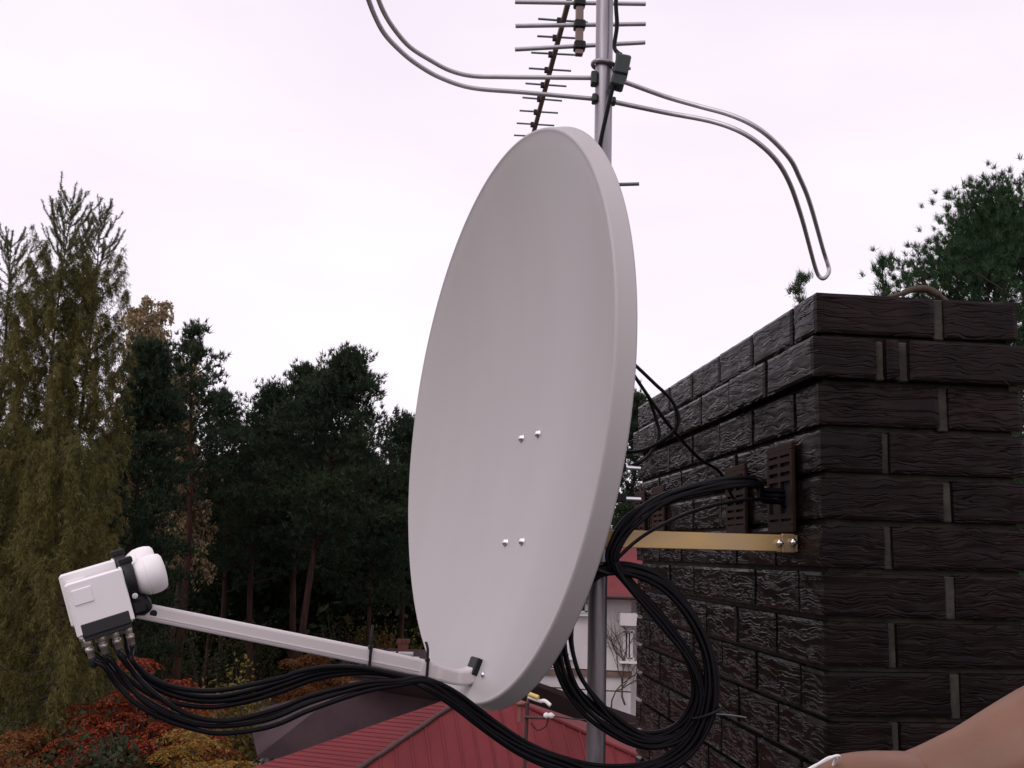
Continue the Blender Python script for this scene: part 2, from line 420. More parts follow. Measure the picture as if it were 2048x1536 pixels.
for ci in range(ncourse):
    pr = .013 if ci == 1 else 0.0        # second course stands proud
    v = lambda: brnd.randrange(2)
    jt = brnd.uniform(-.005, .005)
    if ci % 2 == 0:
        brick(-pr, .226 + jt, -pr, .115, ci, v()); brick(.241 + jt, CW + pr, -pr, .115, ci, v())
        t = .115 + J
    elif ci == 1:
        brick(-pr, .108, -pr, .233, ci, v()); brick(.122, .150, -pr, .10, ci, 0); brick(.166, CW + pr + .015, -pr, .115, ci, v())
        t = .233 + J
    else:
        brick(-pr, .118 + jt, -pr, .233, ci, v()); brick(.1295 + jt, CW + pr, -pr, .115, ci, v())
        t = .233 + J
    while t < CL - .02:
        t1 = min(t + .2335, CL + pr)
        if t1 > CL - .06: t1 = CL + pr
        off = brnd.uniform(-.0025, .0025)
        brick(-pr + off, .055 + off, t, t1, ci, v())
        # the right hand face
        brick(CW + pr - .055, CW + pr, t, t1, ci, 0)
        t = t1 + J
# broad mortar joints of the front face stand nearly flush, uneven
for ci in range(ncourse):
    z = ZT - PIT * ci - .036
    for (a, b) in (([(.226, .241)] if ci % 2 == 0 else ([(.108, .122), (.150, .166)] if ci == 1 else [(.118, .1295)]))):
        mj = MB(); mj.box(b - a + .006, .02, .076 + brnd.uniform(-.006, .004), CM @ Matrix.Translation(((a + b) / 2, .0175 + brnd.uniform(-.003, .002) - (.01 if ci == 1 else 0), z - .002)), .002)
        mj.build('mortar_joint', M['mortar'], chim)

# vents on the left face (each hung proud of the bricks)
def vent(t0, t1, z0, z1, label, hole=False):
    o = thing('vent_grille', label, 'vent', tuple(CM @ Vector((-.012, (t0 + t1) / 2, z0))), 'brown ventilation grilles on the chimney side')
    w, h, dp = t1 - t0, z1 - z0, .007
    def T(s, t, z): return CM @ Matrix.Translation((s, t, z))
    fr = MB(); b = .013
    for (tc_, zc, tw, zh) in (((t0 + t1) / 2, z0 + b / 2, w, b), ((t0 + t1) / 2, z1 - b / 2, w, b), (t0 + b / 2, (z0 + z1) / 2, b, h - 2 * b), (t1 - b / 2, (z0 + z1) / 2, b, h - 2 * b)):
        fr.box(dp, tw, zh, T(-.006 - dp / 2, tc_, zc), .0015)
    fr.build('frame', M['vent'], o)
    bk = MB(); bk.box(.004, w - .02, h - .02, T(-.0045, (t0 + t1) / 2, (z0 + z1) / 2)); bk.build('back_plate', M['dark'], o)
    ml = MB(); ml.box(.006, .012, h - 2 * b, T(-.0099, (t0 + t1) / 2, (z0 + z1) / 2)); ml.build('centre_bar', M['vent'], o)
    k = 8
    for half, (a, c) in enumerate(((t0 + b, (t0 + t1) / 2 - .005), ((t0 + t1) / 2 + .005, t1 - b))):
        if hole:
            zz = [i for i in range(k + 1) if not 2 <= i <= 4]
        else: zz = range(k + 1)
        for i in zz:
            sl = MB(); zc = z0 + b + (h - 2 * b) * i / k
            sl.box(.006, c - a + .002, .0098, T(-.0098, (a + c) / 2, min(max(zc, z0 + b + .003), z1 - b - .003)) ); sl.build('slat', M['vent'], o)
    return o
vent(.100, .238, .055, .222, 'brown grille with the cable bundle entering it, nearest the chimney front corner', True)
vent(.375, .512, .055, .205, 'brown grille second from the chimney front corner, behind the cable arch')
vent(1.09, 1.225, .055, .205, 'brown grille third from the front corner, half hidden by the cables')
vent(1.335, 1.47, .055, .205, 'farthest brown grille at the back end of the chimney side')

br = MB()
br.tube(catmull([CM @ Vector((.150, .03, ZT + .006)), CM @ Vector((.180, .035, ZT + .016)), CM @ Vector((.205, .04, ZT + .027)), CM @ Vector((.232, .04, ZT + .029)), CM @ Vector((.252, .035, ZT + .018)), CM @ Vector((.266, .03, ZT + .004))], 5), [.004] * 6 + [.006] * 5 + [.007] * 5 + [.0065] * 5 + [.004] * 5, 7)
tag(br.build('branch_piece', M['twig']), 'short curved brown stick lying on top of the chimney', 'stick')

# ------------------------------------------------------------------ mast and bracket
MX, MY, MR = .1595, 1.8264, .0165
mast = thing('antenna_mast', 'galvanised steel mast tube behind the dish, carrying all aerials', 'mast', (MX, MY, DECK))
p = MB(); p.tube([(MX, MY, DECK + k * .1) for k in range(34)], MR, 28, cap=True); p.build('tube', M['galv'], mast)
p = MB(); p.box(.14, .14, .008, Matrix.Translation((MX, MY, DECK + .004)), .001); p.build('foot_plate', M['galv'], mast)

brk = thing('mast_bracket', 'yellow zinc plated flat bar bolting the mast to the chimney side', 'bracket', tuple(aty(1240, 1078, MY - .02)))
A = aty(1186, 1076, MY - MR - .004); B = aty(1588, 1087, 1.912)
bx = (B - A).normalized(); by = Vector((0, 0, 1)).cross(bx).normalized(); bz = bx.cross(by)
bar = MB(); bar.box((B - A).length, .005, .0305, axes(bx, by, bz, (A + B) / 2), .0012); bar.build('bar', M['brass'], brk)
ft = MB(); ft.box(.026, .006, .034, axes(bx, by, bz, B - bx * .016 - by * .0065), .0012); ft.build('end_plate', M['brass'], brk)
for k in (.033, .009):
    bo = MB(); c0 = B - bx * k - by * (.0105 if k < .03 else .003) + bz * (.002 if k < .03 else 0)
    bo.lathe([(0, 0), (.0068, 0), (.0068, .006), (.005, .0075), (.005, .0075), (.0032, .0078), (.0032, .012), (0, .0125)], frame_z(-by, c0), 6, False); bo.build('bolt', M['bolt'], brk)
fo = MB(); fo.box(.004, .10, .03, CM @ Matrix.Translation((-.0055, .155, aty(1588, 1087, 1.912).z))); fo.build('wall_foot', M['brass'], brk)
ub = MB(); ub.tube([Vector((MX, MY, A.z)) + Vector((math.cos(t), math.sin(t), 0)) * (MR + .004) for t in np.linspace(-.6, math.pi + .6, 20)], .004, 8); ub.build('u_bolt', M['brass'], brk)

# ------------------------------------------------------------------ satellite dish
DC = Vector((-.0374, 1.7464, .2479)); DW, DH, DD = .45, .485, .085
DN = Vector((-.92398, -.37657, .06670)).normalized(); DU = Vector((.37741, -.92604, 0)).normalized(); DV = Vector((.06176, .02517, .99777)).normalized()
dish = thing('satellite_dish', 'large white offset satellite dish facing left on the steel mast', 'satellite dish', tuple(DC - DN * .15))
def dpt(u, v, nn): return DC + DU * u + DV * v + DN * nn
def surf(u, v): return -DD * (1 - (u / DW) ** 2 - (v / DH) ** 2)
seg = 200
def rings(prof):
    """prof rows: (radial fraction, radial offset m, n offset) ; n None = follow the bowl"""
    vv, ff = [], []
    for (fr_, off, nn) in prof:
        for k in range(seg):
            t = 2 * math.pi * k / seg; a, b = DW * fr_ + off, DH * fr_ + off
            z = nn if nn is not None else -DD * (1 - fr_ * fr_)
            vv.append(dpt(a * math.cos(t), b * math.sin(t), z))
    for i in range(len(prof) - 1):
        for k in range(seg):
            k2 = (k + 1) % seg
            ff.append((i * seg + k, i * seg + k2, (i + 1) * seg + k2, (i + 1) * seg + k))
    return vv, ff
m_ = MB(); m_.add(*rings([(.002, 0, None)] + [(x, 0, None) for x in np.linspace(.06, .97, 26)] + [(.985, 0, -.0030), (.992, 0, -.0016)]), True)
m_.build('reflector', M['dish'], dish)
m_ = MB(); m_.add(*rings([(.992, 0, -.0016), (.996, 0, -.0006), (1, -.0005, 0.0001), (1, .0016, -.0002), (1, .0032, -.0016), (1, .0042, -.0045), (1, .0078, -.018), (1, .0105, -.026), (1, .0112, -.0285), (1, .0100, -.0290), (1, .0088, -.0270), (1, .002, -.0050), (.99, 0, -.0060)]), True)
m_.build('rim', M['dish'], dish)
m_ = MB(); v_, f_ = rings([(.99, 0, -.0060)] + [(x, 0, -DD * (1 - x * x) - .003) for x in np.linspace(.96, .002, 20)]); m_.add(v_, f_, True)
m_.build('back_skin', M['dish'], dish)
def on_dish(px, py):
    d = Vector(ray(px, py)); t = 1.2
    lo, hi = None, None; prev = None
    for i in range(3000):
        t = 1.2 + i * .0006; q = d * t - DC
        val = q.dot(DN) - surf(q.dot(DU), q.dot(DV))
        if prev is not None and prev > 0 >= val: break
        prev = val
    q = d * t - DC; u, v = q.dot(DU), q.dot(DV)
    nrm = (DN - DU * (2 * DD * u / DW ** 2) - DV * (2 * DD * v / DH ** 2)).normalized()
    return dpt(u, v, surf(u, v)), nrm
for (px, py) in ((1044, 877), (1077, 868), (1012, 1085), (1045, 1083)):
    q, nr = on_dish(px, py)
    bo = MB(); bo.lathe([(.0078, -.0005), (.0078, .0008), (.0066, .0012), (.0062, .0032), (.0045, .0052), (.002, .0062), (0, .0064)], frame_z(nr, q), 16); bo.build('bolt', M['bolt'], dish)
# mounting hardware behind the bowl
hub = MB()
c0 = DC - DN * (DD + .012)
hub.box(.16, .018, .30, axes(DU, DN, DV, c0 - DV * .02), .003)
hub.box(.012, .10, .24, axes(DU, DN, DV, c0 - DN * .05 + DU * .04), .002); hub.box(.012, .10, .24, axes(DU, DN, DV, c0 - DN * .05 - DU * .04), .002)
hub.build('mount_plate', M['galv'], dish)
for (px, py, L_) in ((1247, 935, .034), (1237, 997, .04)):
    q = aty(px, py, 1.79); e_ = aty(px + (33 if py < 960 else 44), py + 2, 1.80)
    bo = MB(); bo.tube([q - (e_ - q) * 1.6, q, e_], .0036, 8); bo.build('clamp_bolt', M['bolt'], dish)
    nt = MB(); ax = (e_ - q).normalized(); nt.lathe([(0, 0), (.0085, 0), (.0085, .007), (0, .007)], frame_z(ax, q - ax * .002), 6, False); nt.build('nut', M['bolt'], dish)
for py in (996, 936):
    cl = MB(); cl.box(.05, .04, .015, Matrix.Translation(aty(1222, py, 1.80)), .002); cl.build('clamp_jaw', M['black'], dish)
# label strip / seam plate seen on the far rim edge
# feed arm
def sym(px, py, off=0.0): return atplane(px, py, DC + DU * off, DU)
arm_pts = [sym(*q) for q in ((276, 1220), (440, 1253), (620, 1289), (760, 1317), (850, 1337))]
arm = MB(); arm.sweep(arm_pts, [(.024, .0235), (.024, .0245), (.024, .0255), (.024, .0265), (.024, .027)], DU, .004); arm.build('feed_arm', M['arm'], dish)
hook_pts = [sym(*q) for q in ((838, 1335), (868, 1343), (900, 1352), (925, 1354), (944, 1348), (958, 1337))]
hk = MB(); hk.sweep(catmull(hook_pts, 3), [(.028, .026)] * 4 + [(.031, .024)] * 4 + [(.034, .024)] * 8, DU, .004); hk.build('arm_bracket', M['arm'], dish)
slot = MB(); q, nr = on_dish(953, 1334); slot.box(.034, .028, .012, axes(DU, nr.cross(DU), nr, q + nr * .004), .002); slot.build('arm_slot', M['black'], dish)
for (px, py) in ((968, 1350), (938, 1340)):
    q, nr = on_dish(px, py); sc_ = MB(); sc_.lathe([(.005, 0), (.005, .003), (.003, .005), (0, .0052)], frame_z(nr, q), 8); sc_.build('screw', M['bolt'], dish)
hole = MB(); q = sym(306, 1226) + DU * .0122; hole.lathe([(0, .0004), (.0045, .0004), (.0052, 0)], frame_z(DU, q), 16, False); hole.build('arm_hole', M['dark'], dish)
grv = MB(); grv.sweep([sym(300, 1222) + DU * .0124 - DV * .0065, sym(838, 1331) + DU * .0124 - DV * .0080], [(.0016, .0022)] * 2, DU, .0004); grv.build('arm_rib', M['arm'], dish)

# ------------------------------------------------------------------ converters (feed heads)
def converter(shift, label):
    capc = sym(302, 1173, .012); bodc = sym(198, 1205, .012)
    ax = (capc - bodc).normalized(); sd = (DU - ax * DU.dot(ax)).normalized(); up = sd.cross(ax).normalized()
    if up.z < 0: up = -up
    capc, bodc = capc + shift, bodc + shift
    o = thing('satellite_converter', label, 'converter', tuple(bodc), 'pair of feed heads on the dish arm')
    W_, Hh, T_ = .077, .078, .050
    MM = axes(ax, sd, up, bodc)
    b = MB(); b.box(W_, T_, Hh, MM, .003); b.box(W_ * .97, T_ + .003, Hh * .955, MM @ Matrix.Translation((.003, 0, .001)), .0012)
    bo = b.build('body', M['plastic'], o)
    sq = MB(); sq.box(.026, .003, .022, MM @ Matrix.Translation((-.018, T_ / 2 + .0018, .017)), .0009); sq.build('raised_square', M['plastic'], bo)
    sk = MB(); sk.box(W_ * .86, T_ + .005, .019, MM @ Matrix.Translation((.002, 0, -.0305)), .0015); sk.box(W_ * .84, T_ - .006, .012, MM @ Matrix.Translation((.002, 0, -.0405)), .001); sk.build('skirt', M['grey_plastic'], o)
    nk = MB(); F2 = frame_z(ax, bodc + ax * (W_ / 2 - .002) + up * .017, up)
    nk.lathe([(0, 0), (.024, 0), (.024, .004), (.0205, .006), (.0205, .03), (.0205, .04)], F2, 36); nk.build('neck', M['plastic'], o)
    cp = MB(); cp.lathe([(0.0205, 0.019), (0.0225, 0.021), (0.025, 0.026), (0.0278, 0.032), (0.0284, 0.034), (0.0277, 0.0345), (0.028, 0.035), (0.029, 0.04), (0.0286, 0.049), (0.0262, 0.057), (0.022, 0.06), (0.012, 0.0615), (0, 0.062)], F2, 40); cp.build('feed_cap', M['plastic'], o)
    conn = []
    for k in range(4):
        st = bodc - up * (Hh / 2 + .005) + ax * (-.0275 + .0185 * k) + sd * .006
        conn.append((st, -up))
    return o, F2, ax, sd, up, bodc, conn
SH2 = -DU * .062 + DN * .010 + DV * .010
cA = converter(Vector((0, 0, 0)), 'front white converter box with a raised square and four plugs, nearest the camera')
cB = converter(SH2, 'rear white converter box, mostly hidden behind the front one')
# black holder clamps both necks to the arm end
hd = MB()
for (o, F2, ax, sd, up, bodc, conn) in (cA, cB):
    hd.lathe([(.0206, .004), (.0265, .004), (.0275, .006), (.0275, .017), (.0265, .019), (.0206, .019)], F2, 36)
    hd.box(.016, .010, .020, F2 @ Matrix.Translation((0, .030, .0115)), .002)
    hd.box(.016, .012, .022, F2 @ Matrix.Translation((0, -.032, .0115)), .002)
o, F2, ax, sd, up, bodc, conn = cA
hd.box(.10, .016, .018, axes(DU, ax, up, bodc + ax * .050 - up * .022 - DU * .03), .002)
hd.tube(catmull([bodc + ax * .050 - up * .012, bodc + ax * .056 - up * .024, sym(272, 1216), sym(284, 1219)], 5), .013, 12)
hd.build('converter_holder', M['black'], dish)
sc_ = MB(); sc_.lathe([(.0042, 0), (.0042, .002), (.0022, .0021), (.002, .001), (0, .001)], frame_z(DU, F2 @ Vector((0, -.022, .0115)) + sd * .0225), 12, False); sc_.build('screw', M['bolt'], dish)

# ------------------------------------------------------------------ coax cables: converter -> arm -> coil at the mast -> vent
CR = .0037
crn = random.Random(5)
pre = [
    [(188, 1306, 1.50), (209, 1334, 1.50), (235, 1370, 1.51), (275, 1409, 1.51), (332, 1440, 1.52), (395, 1460, 1.53), (444, 1467, 1.54), (510, 1460, 1.55), (560, 1447, 1.56), (621, 1420, 1.57), (726, 1384, 1.58), (796, 1371, 1.59)],
    [(210, 1298, 1.50), (223, 1320, 1.50), (252, 1364, 1.51), (292, 1405, 1.51), (338, 1431, 1.52), (395, 1449, 1.53), (452, 1452, 1.54), (515, 1444, 1.55), (560, 1431, 1.56), (621, 1405, 1.57), (726, 1374, 1.58), (796, 1366, 1.59)],
    [(230, 1290, 1.50), (243, 1311, 1.50), (275, 1355, 1.51), (315, 1392, 1.51), (366, 1425, 1.52), (424, 1441, 1.53), (481, 1438, 1.54), (560, 1416, 1.56), (621, 1392, 1.57), (726, 1366, 1.58), (796, 1362, 1.59)],
    [(252, 1282, 1.50), (263, 1318, 1.50), (286, 1343, 1.51), (323, 1366, 1.51), (366, 1378, 1.52), (418, 1382, 1.53), (481, 1374, 1.54), (560, 1356, 1.56), (600, 1343, 1.57), (656, 1334, 1.58), (726, 1336, 1.59), (796, 1351, 1.60)],
    [(180, 1290, 1.55), (205, 1320, 1.55), (240, 1360, 1.55), (285, 1395, 1.55), (340, 1425, 1.55), (400, 1446, 1.56), (460, 1450, 1.56), (560, 1424, 1.58), (640, 1393, 1.59), (726, 1368, 1.60), (796, 1362, 1.61)],
    [(200, 1284, 1.55), (225, 1325, 1.55), (262, 1362, 1.55), (310, 1393, 1.55), (370, 1410, 1.55), (430, 1414, 1.56), (500, 1402, 1.57), (560, 1384, 1.58), (640, 1356, 1.59), (726, 1346, 1.60), (796, 1354, 1.61)],
    [(222, 1278, 1.55), (245, 1318, 1.55), (280, 1356, 1.55), (330, 1385, 1.55), (385, 1400, 1.55), (440, 1402, 1.56), (500, 1392, 1.57), (560, 1373, 1.58), (640, 1347, 1.59), (726, 1341, 1.60), (796, 1351, 1.61)],
    [(242, 1272, 1.55), (258, 1310, 1.55), (290, 1350, 1.55), (335, 1376, 1.55), (385, 1391, 1.55), (440, 1393, 1.56), (500, 1381, 1.57), (560, 1364, 1.58), (640, 1341, 1.59), (726, 1338, 1.60), (796, 1349, 1.61)],
]
VENT_IN = CM @ Vector((-.004, .165, .125))
bundle = [(850, 1366, 1.60, .9), (905, 1400, 1.61, 1.0), (972, 1452, 1.63, 1.1), (1042, 1498, 1.65, 1.2), (1113, 1528, 1.67, 1.2), (1200, 1550, 1.70, 1.3), (1300, 1540, 1.72, 1.4), (1382, 1490, 1.73, 1.4), (1420, 1410, 1.74, 1.3), (1420, 1320, 1.75, 1.2), (1388, 1240, 1.76, 1.1), (1330, 1172, 1.77, 1.1), (1262, 1142, 1.78, 1.0), (1200, 1146, 1.785, 1.0),
          (1156, 1180, 1.785, 1.3), (1128, 1245, 1.775, 1.9), (1128, 1315, 1.76, 2.4), (1160, 1385, 1.75, 2.3), (1222, 1448, 1.745, 1.8), (1300, 1484, 1.74, 1.4), (1368, 1462, 1.745, 1.3), (1402, 1395, 1.75, 1.2), (1382, 1322, 1.755, 1.1), (1325, 1242, 1.765, 1.1), (1262, 1172, 1.775, 1.0), (1228, 1125, 1.78, 1.0),
          (1236, 1080, 1.785, 1.2), (1275, 1032, 1.80, 1.3), (1340, 992, 1.83, 1.3), (1430, 968, 1.87, 1.3), (1510, 966, 1.90, 1.2)]
hexo = [(0, .0), (1, 0), (.5, .87), (-.5, .87), (-1, 0), (-.5, -.87), (.5, -.87), (1.5, .87)]
clabels = ['black coax cable plugged into the leftmost socket of the front converter', 'black coax cable plugged into the second socket from left of the front converter',
           'black coax cable plugged into the third socket from left of the front converter', 'black coax cable plugged into the rightmost socket of the front converter, hanging highest']
for i in range(8):
    conn = (cA if i < 4 else cB)[6][i % 4]
    st, dn = conn
    P = [st + dn * .004, st + dn * .030]
    P += [aty(*q) for q in pre[i]][1 if i < 4 else 1:]
    ox, oy = hexo[i]; tw = crn.uniform(-.3, .3)
    for k, (px, py, y, w) in enumerate(bundle):
        a = tw + .10 * k; x2, z2 = ox * math.cos(a) - oy * math.sin(a), ox * math.sin(a) + oy * math.cos(a)
        r_ = CR * 1.75 * w
        jx, jz = crn.uniform(-.002, .002) * w, crn.uniform(-.002, .002) * w
        P.append(aty(px, py, y) + Vector((x2 * r_ + jx, z2 * r_ * .9 if k > 1 else z2 * r_ * .6, z2 * r_ + jz)))
    ang = math.pi * 2 * i / 8
    P.append(VENT_IN + Vector((-.045, -.01 + .008 * math.sin(ang), .011 * math.cos(ang)))); P.append(VENT_IN + Vector((.012, .01 * math.sin(ang), .012 * math.cos(ang))))
    c_ = thing('coaxial_cable', clabels[i] if i < 4 else 'black coax cable running from the rear converter, tied into the bundle', 'cable', tuple(P[0]), 'black coax cables from the dish converters')
    t_ = MB(); t_.tube(catmull(P, 6), CR, 9); t_.build('sheath', M['cable'], c_)
    pl = MB(); pl.lathe([(0, -.002), (.0055, -.002), (.0055, .010), (.0048, .0105), (.0048, .013), (.0058, .0132), (.0058, .019), (.0046, .0195), (.0046, .028), (.004, .029)], frame_z(dn, st), 12, True); pl.build('connector', M['nickel'], c_)
    bt = MB(); bt.lathe([(.0042, .027), (.0050, .028), (.0048, .040), (.0038, .042)], frame_z(dn, st), 10); bt.build('boot', M['black'], c_)

def thin(label, pts, r=.0032, st=6):
    t_ = MB(); t_.tube(catmull(pts, st), r, 8)
    return tag(t_.build('antenna_cable', M['cable']), label, 'cable', 'thin aerial leads at the mast')
thin('thin black cable sagging in a loop from the dish back against the chimney top edge', [aty(1190, 680, 1.83), aty(1235, 700, 1.82), aty(1270, 730, 1.81), aty(1310, 768, 1.80), aty(1343, 800, 1.80), aty(1357, 835, 1.80), aty(1348, 862, 1.80), aty(1318, 885, 1.80), aty(1280, 902, 1.80), aty(1240, 903, 1.81), aty(1200, 895, 1.82)])
thin('thin black cable running diagonally from the dish back down to the second vent', [aty(1205, 640, 1.83), aty(1240, 705, 1.82), aty(1268, 750, 1.82), aty(1310, 812, 1.82), aty(1352, 868, 1.85), aty(1400, 918, 1.95), aty(1440, 945, 2.05), CM @ Vector((-.03, .40, .132)), CM @ Vector((-.006, .41, .125))])
thin('short black cable end drooping beside the two clamp bolts', [aty(1296, 790, 1.84), aty(1312, 838, 1.84), aty(1318, 872, 1.83), aty(1302, 905, 1.82), aty(1278, 926, 1.81), aty(1240, 938, 1.81)])
thin('single black cable bowing below the thick bundle into the first vent', [aty(1214, 1150, 1.78), aty(1222, 1132, 1.775), aty(1240, 1112, 1.775), aty(1275, 1080, 1.79), aty(1320, 1052, 1.81), aty(1380, 1025, 1.85), aty(1440, 1008, 1.88), aty(1500, 999, 1.905), aty(1550, 1001, 1.935), VENT_IN + Vector((.01, 0, -.03))])
thin('black aerial lead running down the mast past the junction box', [aty(1236, -120, 1.80), aty(1232, 0, 1.80), aty(1234, 50, 1.80), aty(1229, 95, 1.80), aty(1241, 116, 1.785), aty(1228, 165, 1.79), aty(1214, 225, 1.795), aty(1200, 290, 1.80), aty(1194, 350, 1.80)], .0040)

# cable ties
def tie(px, py0, py1, tail, label):
    a, b = sym(px, py0, .0), sym(px - 4, py1, .0); c_ = thing('cable_tie', label, 'cable tie', tuple(b))
    up = (a - b); h = up.length; up.normalize(); al = up.cross(DU)
    lp = MB(); loop = [a + DU * .0155, a - DU * .0155, b - DU * .016, b + DU * .016]
    lp.sweep([loop[0] + up * .001, loop[3] - up * .001], [(.0045, .0018)] * 2, al, .0005); lp.sweep([loop[1] + up * .001, loop[2] - up * .001], [(.0045, .0018)] * 2, al, .0005)
    lp.sweep([loop[0], loop[1]], [(.0045, .0018)] * 2, al, .0005); lp.sweep([loop[2], loop[3]], [(.0045, .0018)] * 2, al, .0005); lp.build('strap', M['black'], c_)
    hd_ = MB(); hd_.box(.007, .008, .006, axes(al, DU, up, a + DU * .012 + up * .002), .0008); hd_.build('head', M['black'], c_)
    tl = MB(); tp = catmull([a + DU * .012, a + DU * .010 + up * .018, sym(*tail)], 4); tl.sweep(tp, [(.0045, .0014)] * len(tp), al, .0003); tl.build('tail', M['black'], c_)
tie(737, 1296, 1342, (746, 1250), 'black cable tie round the arm, farther from the dish, tail upright')
tie(850, 1321, 1372, (852, 1284), 'black cable tie on the arm end, its tail standing against the white dish')
ct = thing('cable_tie', 'black tie binding the cable bundle to the mast', 'cable tie', tuple(aty(1212, 1140, 1.8)))
t_ = MB(); q = Vector((MX, MY, aty(1212, 1142, 1.8).z)); t_.tube([q + Vector((math.cos(a) * .024, math.sin(a) * .02 - .016 + (-.018 if math.sin(a) < 0 else 0), .004 * math.sin(a * 2))) for a in np.linspace(0, 2 * math.pi, 25)[:-1]], .003, 6, closed=True); t_.build('strap', M['black'], ct)
t_ = MB(); t_.tube([aty(1205, 1128, 1.76), aty(1194, 1132, 1.75), aty(1180, 1126, 1.745)], .0018, 5); t_.build('tail', M['black'], ct)
ct = thing('cable_tie', 'tie on the right side of the coil, blue-grey tail pointing right', 'cable tie', tuple(aty(1415, 1425, 1.74)))
t_ = MB(); q = aty(1414, 1425, 1.742); t_.tube([q + Vector((math.cos(a) * .024, math.sin(a) * .020, .010 * math.cos(a))) for a in np.linspace(0, 2 * math.pi, 21)[:-1]], .0022, 6, closed=True); t_.build('strap', M['black'], ct)
t_ = MB(); t_.tube([aty(1432, 1428, 1.73), aty(1460, 1430, 1.73), aty(1492, 1435, 1.74)], .0015, 5); t_.build('tail', M['rod'], ct)

# ------------------------------------------------------------------ roof aerials on the mast
ZB = aty(1211, -276, MY).z
ya = thing('yagi_antenna', 'multi element aerial with three thick reflector rods on top of the mast', 'antenna', (MX, MY, ZB))
def boom_at(py): return atz(1068 + (262 - py) * .266, py, ZB)
b0, b1 = boom_at(-290), boom_at(300); bd = (b1 - b0).normalized(); el = Vector((bd.y, -bd.x, 0)).normalized()
bm_ = MB(); bm_.sweep([b0, b1], [(.013, .013)] * 2, el, .002); bm_.build('boom', M['boom'], ya)
for (py, w) in ((44, 108), (78, 92), (111, 99), (142, 91), (172, 88), (200, 85), (226, 82), (251, 80), (275, 78)):
    q = boom_at(py); hl = w * q.y / FOC / 2
    r_ = MB(); r_.tube([q - el * hl + Vector((0, 0, .004)), q + el * hl + Vector((0, 0, .004 + random.Random(py).uniform(-.003, .003)))], .0030, 8); r_.build('director', M['rod'], ya)
    k_ = MB(); k_.box(.012, .010, .016, axes(el, bd, Vector((0, 0, 1)), q - el * .010 + Vector((0, 0, .002))), .001); k_.build('clip', M['black'], ya)
rq = atz(1160, -82, ZB); rl = aty(1158, 110, rq.y); hgt = rq.z - rl.z
rb = MB(); rb.sweep([rl, rq + Vector((0, 0, hgt))], [(.017, .017)] * 2, el, .002); rb.build('reflector_post', M['boom'], ya)
ends = [((1030, 4), (1291, 8)), ((1031, 52), (1291, 48)), ((1030, 99), (1290, 85))]
for k, (a, b) in enumerate(ends):
    A_, B_ = aty(*a, rq.y - .012), aty(*b, rq.y + .014)
    r_ = MB(); r_.tube([A_, B_], .0048, 12); r_.build('reflector_rod', M['alu'], ya)
    c_ = (A_ + B_) / 2; c_ = aty(1159, (a[1] + b[1]) / 2 + 1, rq.y)
    k_ = MB(); k_.box(.026, .026, .020, axes(el, bd, Vector((0, 0, 1)), c_), .003); k_.build('clip', M['black'], ya)
    r_ = MB(); dz = 2 * (rq.z - A_.z); r_.tube([A_ + Vector((0, 0, dz)), B_ + Vector((0, 0, dz))], .0048, 12); r_.build('reflector_rod', M['alu'], ya)
k_ = MB(); k_.box(.05, .05, .04, Matrix.Translation((MX, MY, ZB)), .004); k_.build('mast_clamp', M['galv'], ya)

# folded dipole bent into a flat S, seen from below
DZ = aty(1190, 155, MY).z
up_px = [(1200, 156), (1100, 155), (1010, 154), (945, 152), (900, 141), (860, 120), (820, 94), (790, 60), (768, 25), (752, -14), (735, -58)]
lo_px = [(716, -60), (732, -15), (748, 28), (768, 66), (797, 98), (832, 127), (880, 155), (945, 176), (1050, 185), (1190, 198)]
dip = thing('dipole_antenna', 'thin tube loop aerial with two long curved arms across the mast', 'antenna', (MX, MY, DZ))
def dr(z, s): return z
sepz = aty(1190, 198, MY).z - DZ
L1 = [atz(*q, DZ) for q in up_px]; L2 = [atz(*q, DZ + sepz) for q in lo_px]
tip = (L1[-1] + L2[0]) / 2
left = L1 + [tip + (L1[-1] - L1[-2]).normalized() * .03] + L2
t_ = MB(); t_.tube(catmull(left, 5), .0043, 10); t_.build('left_arm', M['alu'], dip)
ur = [(1236, 160), (1258, 167), (1330, 193), (1400, 213), (1455, 228), (1500, 247), (1540, 275), (1580, 318), (1599, 355), (1613, 387), (1624, 420), (1635, 459), (1647, 502)]
tipr = [(1656, 530), (1658, 543), (1652, 554), (1644, 557), (1636, 549)]
lr = [(1629, 530), (1618, 489), (1607, 448), (1596, 412), (1580, 368), (1558, 328), (1525, 293), (1480, 263), (1420, 242), (1330, 225), (1228, 204)]
def droop(px): return max(0, (px - 1250) / 400) ** 1.5
rp = [atz(*q, DZ - .20 * droop(q[0])) for q in ur]; y_end = rp[-1].y
yx = [(q[0], p_.y) for q, p_ in zip(ur, rp)]
rp += [aty(*q, y_end + .02) for q in tipr] + [aty(*q, float(np.interp(q[0] + 20 * (q[0] > 1300), [a[0] for a in yx], [a[1] for a in yx]))) for q in lr]
t_ = MB(); t_.tube(catmull(rp, 5), .0047, 10); t_.build('right_arm', M['alu'], dip)
jb = MB(); q = aty(1243, 135, MY - .03); jb.box(.028, .034, .040, Matrix.Translation(q) @ Matrix.Rotation(.18, 4, 'Y'), .003)
jb.box(.026, .03, .03, Matrix.Translation(aty(1236, 162, MY - .028)) @ Matrix.Rotation(.25, 4, 'Y'), .003); jb.box(.012, .012, .012, Matrix.Translation(aty(1238, 112, MY - .035)), .002)
jb.build('junction_box', M['box'], dip)
ub = MB(); cz = aty(1205, 132, MY).z; ub.tube([Vector((MX + math.cos(a) * (MR + .005), MY + math.sin(a) * (MR + .005), cz - .004 * math.cos(a))) for a in np.linspace(.3, 2 * math.pi + .1, 24)], .0042, 8); ub.build('u_bolt', M['galv'], dip)
